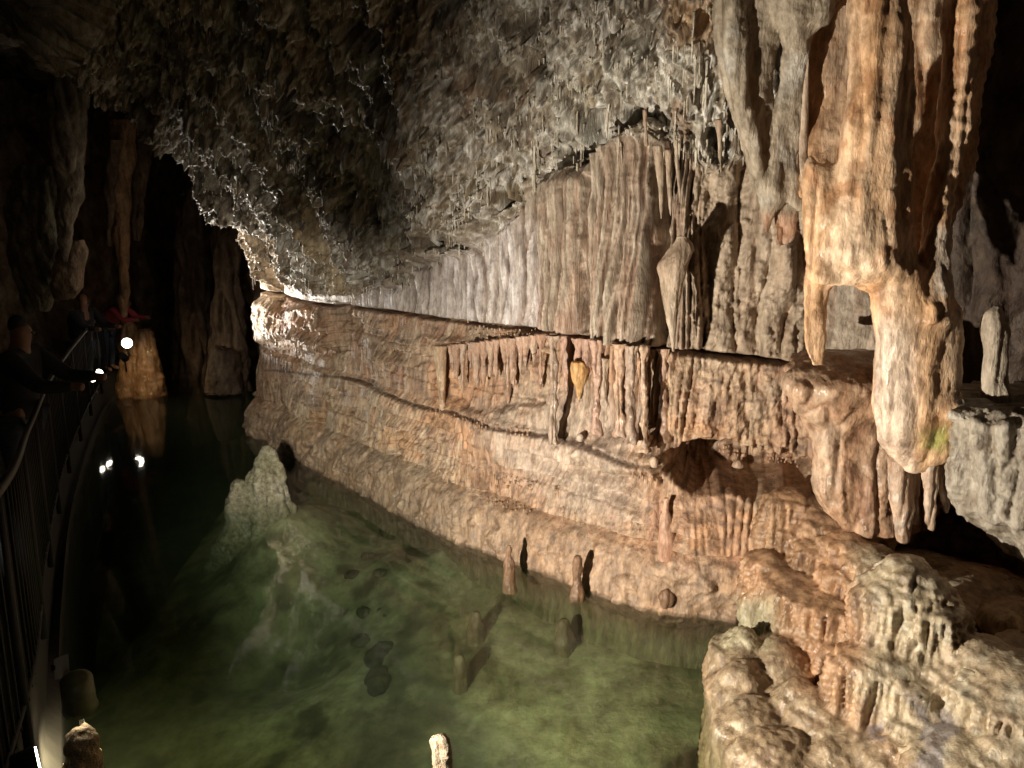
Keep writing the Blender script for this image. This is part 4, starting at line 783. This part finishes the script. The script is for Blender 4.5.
# ================================================================== FAR LEFT
DK = C((.16, .11, .075), (.12, .08, .055), (.22, .16, .11), 200)
def far(name, rows, Yv, cf_, label, cat, mat='dark', th=.8, fl=.03, grp=None): 
    o = loft(name, rows, Yv, M[mat], D((.06, 2.5), (.03, 8), (.008, 28), (fl, 6), random.randint(0, 99)), cf_, th, .014); tag(o, label, cat, grp); return o
far('stalactite', [(120, 108, 136), (180, 113, 131), (230, 115, 129), (270, 118, 128), (298, 120, 127), (322, 121.5, 126)], 11.5, C((.36, .23, .14), (.28, .17, .1), None, 201), 'long thin brown stalactite hanging in the dark above the far lamp', 'stalactite')
far('stalactite', [(140, 108, 124), (180, 106, 116), (215, 107, 112), (246, 108.5, 111)], 11.3, DK, 'short pale stalactite left of the long thin brown one', 'stalactite')
far('stalactite', [(130, 130, 152), (180, 133, 148), (220, 133, 143), (240, 134, 140)], 12, DK, 'stubby brown stalactite right of the long thin brown one', 'stalactite')
far('stalactite', [(20, 50, 95), (100, 50, 88), (150, 52, 85), (190, 57, 80), (215, 57, 76), (240, 61, 70), (262, 64, 67)], 9.5, C((.20, .18, .15), (.15, .13, .1), None, 202), 'pale grey pointed stalactite on the dark left wall', 'stalactite')
far('rock', [(165, 15, 60), (200, 8, 66), (250, 10, 60), (300, 20, 52), (312, 28, 48)], 9.8, C((.15, .15, .11), (.11, .1, .08), None, 203), 'greenish grey bulge of rock on the left wall above the visitors', 'rock', th=.5)
far('rock', [(240, 70, 84), (258, 56, 86), (285, 54, 82), (298, 58, 74)], 9.6, C((.22, .17, .13), (.17, .12, .09), None, 204), 'pinkish rounded rock boss low on the left wall', 'rock', th=.7)
far('stone_pillar', [(190, 178, 220), (240, 176, 212), (300, 178, 210), (390, 172, 216)], 13.3, DK, 'broad dark fluted pillar at the far end of the cave', 'stone pillar', fl=.09)
far('stone_pillar', [(215, 212, 245), (280, 214, 240), (340, 212, 246), (392, 208, 250)], 12.6, DK, 'narrower dark pillar beside the glaring edge of the wall', 'stone pillar', fl=.08)
far('boulder', [(345, 214, 226), (352, 210, 236), (370, 208, 240), (392, 206, 242)], 12.0, C((.14, .10, .07), (.10, .07, .05), None, 205), 'brown boulder at the far shore below the narrow pillar', 'boulder')
OR2 = C((.34, .20, .10), (.28, .16, .08), (.40, .28, .15), 206)
far('stalagmite', [(329, 138, 148), (335, 134, 154), (360, 133, 159), (396, 130, 165)], 12.0, OR2, 'wide orange stalagmite, right one of the lit pair at the far shore', 'stalagmite', 'flow')
far('stalagmite', [(322, 124, 133), (332, 120, 136), (360, 119, 137), (396, 116, 140)], 11.9, OR2, 'narrow orange stalagmite beside the far lamp, left one of the lit pair', 'stalagmite', 'flow')

# ================================================================== WALKWAY, RAILING
RP = np.array([(-.45, -1.2, 2.0, .95), (-1.05, .8, 1.85, .80), (-1.94, 2.9, 1.6, .58), (-3.02, 4.89, 1.35, .36), (-4.3, 7.5, 1.25, .26), (-5.77, 11.08, 1.25, .27), (-5.99, 12.47, 1.5, .5)])
rl = spline(RP, 30)
def sidev(a):
    t = np.gradient(a[:, :2], axis=0); t /= np.linalg.norm(t, axis=1)[:, None]; return np.column_stack([-t[:, 1], t[:, 0]])   # to the left
sv = sidev(rl)
secs = []
for off, dz in ((-.06, None), (-.04, -9), (.02, -.35), (.03, -.22), (.04, 0), (.08, .0), (.35, 0), (.75, 0), (1.2, 0), (1.8, 0), (2.6, 0), (3.6, 0)):
    secs.append(np.column_stack([rl[:, 0]+sv[:, 0]*off, rl[:, 1]+sv[:, 1]*off, (rl[:, 3]+dz if dz is not None and dz > -5 else np.full(len(rl), -2.2 if dz is None else .06))]))
me = raw_mesh('walkway', np.vstack(secs), grid_faces(len(secs), len(rl))); o = finish('walkway', me, M['concrete']); tag(o, kind='structure')
for p in o.data.polygons: p.use_smooth = False
def tube_geo(pts, r, na=8, closed_ends=True):
    p = np.array(pts, float); t = np.gradient(p, axis=0); t /= np.linalg.norm(t, axis=1)[:, None]+1e-9
    up_ = np.array([0, 0, 1.]) if abs(t[:, 2]).mean() < .8 else np.array([1., 0, 0]); a = np.cross(t, up_); a /= np.linalg.norm(a, axis=1)[:, None]; b_ = np.cross(a, t)
    th = np.linspace(0, 2*math.pi, na, endpoint=False); r = np.broadcast_to(np.asarray(r, float), (len(p),))
    V = p[:, None]+r[:, None, None]*(a[:, None]*np.cos(th)[:, None]+b_[:, None]*np.sin(th)[:, None]); V = V.reshape(-1, 3); n = len(p); k0 = len(V)
    V = np.vstack([V, p[0], p[-1]]); j = np.arange(na); j2 = (j+1) % na
    return V, grid_faces(n, na, True), np.vstack([np.stack([j, j2, np.full(na, k0)], 1), np.stack([(n-1)*na+j2, (n-1)*na+j, np.full(na, k0+1)], 1)])
def geo_obj(name, gs, mat, parent=None, center=None):
    V, Q, T = merge_geo(gs); me = raw_mesh(name, V, Q, T); fix_normals(me)
    return finish(name, me, M[mat], center=center, parent=parent)
def box_geo(c, s, rz=0):
    V = np.array([(x, y, z) for x in (-.5, .5) for y in (-.5, .5) for z in (-.5, .5)])*s; cz, sz = math.cos(rz), math.sin(rz)
    V = np.column_stack([V[:, 0]*cz-V[:, 1]*sz, V[:, 0]*sz+V[:, 1]*cz, V[:, 2]])+c
    return V, np.array([[0, 1, 3, 2], [4, 6, 7, 5], [0, 4, 5, 1], [2, 3, 7, 6], [0, 2, 6, 4], [1, 5, 7, 3]]), np.zeros((0, 3), int)
def empty(name, loc): o = bpy.data.objects.new(name, None); COL.objects.link(o); o.location = loc; return o
rail = empty('railing', (0, 0, 0)); tag(rail, 'thin metal handrail with dark bars running along the left side of the pool', 'railing')
hr = rl[20:]; geo_obj('handrail', [tube_geo(hr[:, :3], .019)], 'metal', rail); geo_obj('lower_rail', [tube_geo(hr[:, :3]-[0, 0, .86], .012)], 'black', rail)
L2 = np.concatenate([[0], np.cumsum(np.linalg.norm(np.diff(hr[:, :2], axis=0), axis=1))])
for u in np.arange(.3, L2[-1], 1.3):
    q = [np.interp(u, L2, hr[:, k]) for k in range(4)]; geo_obj('post', [tube_geo([(q[0], q[1], q[3]-.05), (q[0], q[1], (q[2]+q[3])/2), (q[0], q[1], q[2])], .02)], 'black', rail)
bars = np.arange(.43, L2[-1], .13); bars = bars[:100]
for u in bars:
    q = [np.interp(u, L2, hr[:, k]) for k in range(4)]; geo_obj('bar', [tube_geo([(q[0], q[1], q[3]+.12), (q[0], q[1], q[2]-.4), (q[0], q[1], q[2])], .006, 6)], 'black', rail)

# ================================================================== LAMPS
def lamp(loc, aim, label, r=.055, ln=.13, can='black', es=None):
    """a floodlight can on a bracket with a glowing lens; its spot lamp sits just in front of the lens"""
    e = empty('floodlight', loc); tag(e, label, 'lamp'); d_ = np.array(aim)-loc; d_ = d_/np.linalg.norm(d_); L_ = np.array(loc)
    can_ = [tube_geo([-d_*ln, -d_*ln*.9, -d_*.01, d_*.012], [r*.6, r*.95, r, r*1.08], 20)]
    geo_obj('housing', can_, can, e); geo_obj('bracket', [tube_geo([(0, 0, -r-.14), (0, 0, -r-.03), -d_*ln*.5], .010, 8)], 'black', e)
    o = geo_obj('lens', [tube_geo([d_*.0125, d_*.018], [r*.92, r*.92], 20)], 'lens', e); return e, L_+d_*.06, d_
def spot(name, pos, dirv, W, deg, blend, colr, size=.03):
    ld = bpy.data.lights.new(name, 'SPOT'); ld.energy = W; ld.spot_size = math.radians(deg); ld.spot_blend = blend; ld.color = colr; ld.shadow_soft_size = size
    o = bpy.data.objects.new(name, ld); COL.objects.link(o); o.location = pos
    import mathutils; o.rotation_euler = mathutils.Vector(dirv).to_track_quat('-Z', 'Y').to_euler(); return o
WARM = (1, .86, .66); NEU = (1, .89, .73)
def flood(loc, aimp, W, deg, blend, colr, label, **k):
    e, p, d_ = lamp(np.array(loc, float), aimp, label, **k); return spot('lamp_light', p, d_, W, deg, blend, colr)
KEY = np.array(atz(34, 766, .75))
flood(KEY, KEY+[.81, .58, .07], 1060, 103, .7, NEU, 'bright floodlight at the bottom left corner aimed across the pool', r=.065)
flood((-1.35, 1.5, 2.0), atz(345, 560, -.8), 720, 42, .9, (.95, 1, .85), 'added unseen floodlight at the handrail beside the camera, brightening the pool')  # added off-frame lamp to brighten the pool bed
flood((-1.45, 1.8, 1.8), at(340, 395, 7.6), 640, 36, .9, (1, .91, .76), 'second added unseen floodlight at the handrail, brightening the left half of the wall')  # added off-frame fill lamp where the key light falls short
flood(atz(99, 373, .62), at(246, 262, 9.4), 1500, 50, .9, (1, .95, .87), 'small bright lamp, lower left of the row at the far shore', r=.05)
flood(atz(125, 358, .75), atz(140, 370, .5), 14, 90, .8, (1, .72, .4), 'small bright lamp in the middle of the row at the far shore', r=.05)
e, p, d_ = lamp(np.array(at(127, 343, 11.4)), CAM+[0, 0, -1.5], 'largest glaring lamp at the far shore next to the orange stalagmites', r=.078); spot('lamp_light', p, np.array([.75, .25, -.25]), 14, 140, .6, (1, .8, .5))
flood(atz(80, 705, .45), atz(86, 745, .2), 70, 112, .6, (1, .85, .5), 'dark green lamp can shining down on the lit rock at lower left', r=.07, ln=.17, can='green')
flood(atz(92, 379, .6), at(360, 260, 7.6), 260, 50, .9, (1, .95, .86), 'smallest lamp of the row, leftmost at the far shore', r=.045)
# lit rock under the can
o = loft('boulder', [(726, 74, 88), (736, 66, 97), (760, 66, 98), (800, 55, 105), (850, 50, 110)], 3.22, M['crust'], D((.03, 6), (.02, 15), (.006, 45), (0, 9), 210), C((.62, .5, .33), (.5, .38, .22), None, 211), .9, .007); tag(o, 'small bright lit rock at the foot of the railing in the lower left', 'rock')
e = empty('notice_card', atz(62, 668, .6)); tag(e, 'small white curled card fixed to the foot of the railing', 'sign')
n = 12; V = np.array([(x*.034, .006*math.cos(x*2)+.004*z, z*.055+.014*x*(z > 0)) for z in np.linspace(-1, 1, 6) for x in np.linspace(-1, 1, n)]); V2 = V+[0, .0015, 0]
Q = grid_faces(6, n); Q = np.vstack([Q, Q[:, ::-1]+len(V)]); me = raw_mesh('card', np.vstack([V, V2]), Q); finish('card', me, M['paper'], parent=e)
geo_obj('clip', [box_geo((-.04, .004, 0), (.02, .012, .03))], 'black', e)

# ================================================================== PEOPLE
def skin_body(name, joints, edges, mat, parent=None):
    me = bpy.data.meshes.new(name); me.from_pydata([j[:3] for j in joints], edges, []); o = bpy.data.objects.new(name, me); COL.objects.link(o)
    m = o.modifiers.new('s', 'SKIN'); o.modifiers.new('b', 'SUBSURF').levels = 2
    for i, j in enumerate(joints):
        v = me.skin_vertices[0].data[i]; v.radius = (j[3], j[3]); v.use_root = i == 0
    dg = bpy.context.evaluated_depsgraph_get(); dg.update(); me2 = bpy.data.meshes.new_from_object(o.evaluated_get(dg)); bpy.data.objects.remove(o)
    o = bpy.data.objects.new(name, me2); COL.objects.link(o); smooth(me2); me2.materials.clear(); me2.materials.append(M[mat]); o.parent = parent; return o
def person(loc, h, rz, lean, arm, top, label, hair='hair'):
    s = h/1.72; L_ = lean
    hip = (0, 0, .92); ch = (0, .28*L_, 1.30-.12*L_); nk = (0, .42*L_, 1.48-.2*L_); hd = (0, .50*L_+.02, 1.60-.24*L_)
    sh = lambda q: (.19*q, ch[1]+.05, ch[2]+.1); el = lambda q: (.24*q, sh(q)[1]+.1+.12*arm, sh(q)[2]-.26+.06*arm); wr = lambda q: (.20*q, el(q)[1]+.12+.12*arm, el(q)[2]-.2+.2*arm)
    e = bpy.data.objects.new('person', None)
    J = [(*hip, .14), (*[(a+b)/2 for a, b in zip(hip, ch)], .13), (*ch, .15), (*nk, .055), (*hd, .085), (0, hd[1], hd[2]+.09, .075)]; E = [(0, 1), (1, 2), (2, 3), (3, 4), (4, 5)]
    for q in (-1, 1):
        k0 = len(J); J += [(*sh(q), .07), (*el(q), .048), (*wr(q), .032), (wr(q)[0], wr(q)[1]+.07, wr(q)[2]-.01, .035)]; E += [(2, k0), (k0, k0+1), (k0+1, k0+2), (k0+2, k0+3)]
        k1 = len(J); J += [(.10*q, 0, .84, .10), (.11*q, .02, .48, .065), (.11*q, -.02, .08, .045), (.12*q, .13, .035, .04)]; E += [(0, k1), (k1, k1+1), (k1+1, k1+2), (k1+2, k1+3)]
    J.append((0, 0, .80, .13)); E.append((0, 22)); body = skin_body('person', J, E, 'skin')
    def cover(name, ids, grow, mat):
        mp = {i: n_ for n_, i in enumerate(ids)}; skin_body(name, [(*J[i][:3], J[i][3]*grow) for i in ids], [(mp[a], mp[b_]) for a, b_ in E if a in mp and b_ in mp], mat, body)
    cover('jacket', [2, 1, 0, 6, 7, 8, 14, 15, 16, 22], 1.3, top)
    cover('trousers', [0, 10, 11, 12, 18, 19, 20], 1.14, 'jeans')
    hg = skin_body('hair', [(0, hd[1]-.035, hd[2]+.0, .075), (0, hd[1]-.02, hd[2]+.10, .078), (0, hd[1]+.02, hd[2]+.13, .05)], [(0, 1), (1, 2)], hair, body)
    nose = skin_body('nose', [(0, hd[1]+.075, hd[2]+.02, .012), (0, hd[1]+.098, hd[2]+.0, .013)], [(0, 1)], 'skin', body)
    body.scale = (s, s, s); body.rotation_euler = (0, 0, rz); body.location = loc; tag(body, label, 'person'); return body
person((-5.75, 10.6, .27), 1.42, -1.9, .3, 1, 'navy', 'person with orange-brown hair in dark clothing behind the far handrail')
person((-5.95, 11.7, .42), 1.25, -1.7, 1.0, 1, 'red', 'person in a red jacket bending over the far end of the railing')
person((-3.62, 5.7, .36), 1.60, -1.5, .2, 1, 'navy', 'person in black seen from the side at the left edge of the picture', 'black')

# ================================================================== WORLD AND RENDER
w = bpy.data.worlds.new('World'); sc.world = w; w.use_nodes = True
bg = w.node_tree.nodes['Background']; bg.inputs[0].default_value = (.8, .85, 1, 1); bg.inputs[1].default_value = .003
c = sc.cycles; c.use_denoising = True; c.max_bounces = 6; c.diffuse_bounces = 3; c.glossy_bounces = 3; c.transparent_max_bounces = 12; c.volume_bounces = 0; c.transmission_bounces = 2; c.caustics_reflective = False; c.caustics_refractive = False
c.sample_clamp_indirect = 4
sc.view_settings.view_transform = 'Standard'; sc.view_settings.look = 'None'; sc.view_settings.gamma = 1; sc.view_settings.exposure = 0; sc.view_settings.use_curve_mapping = False
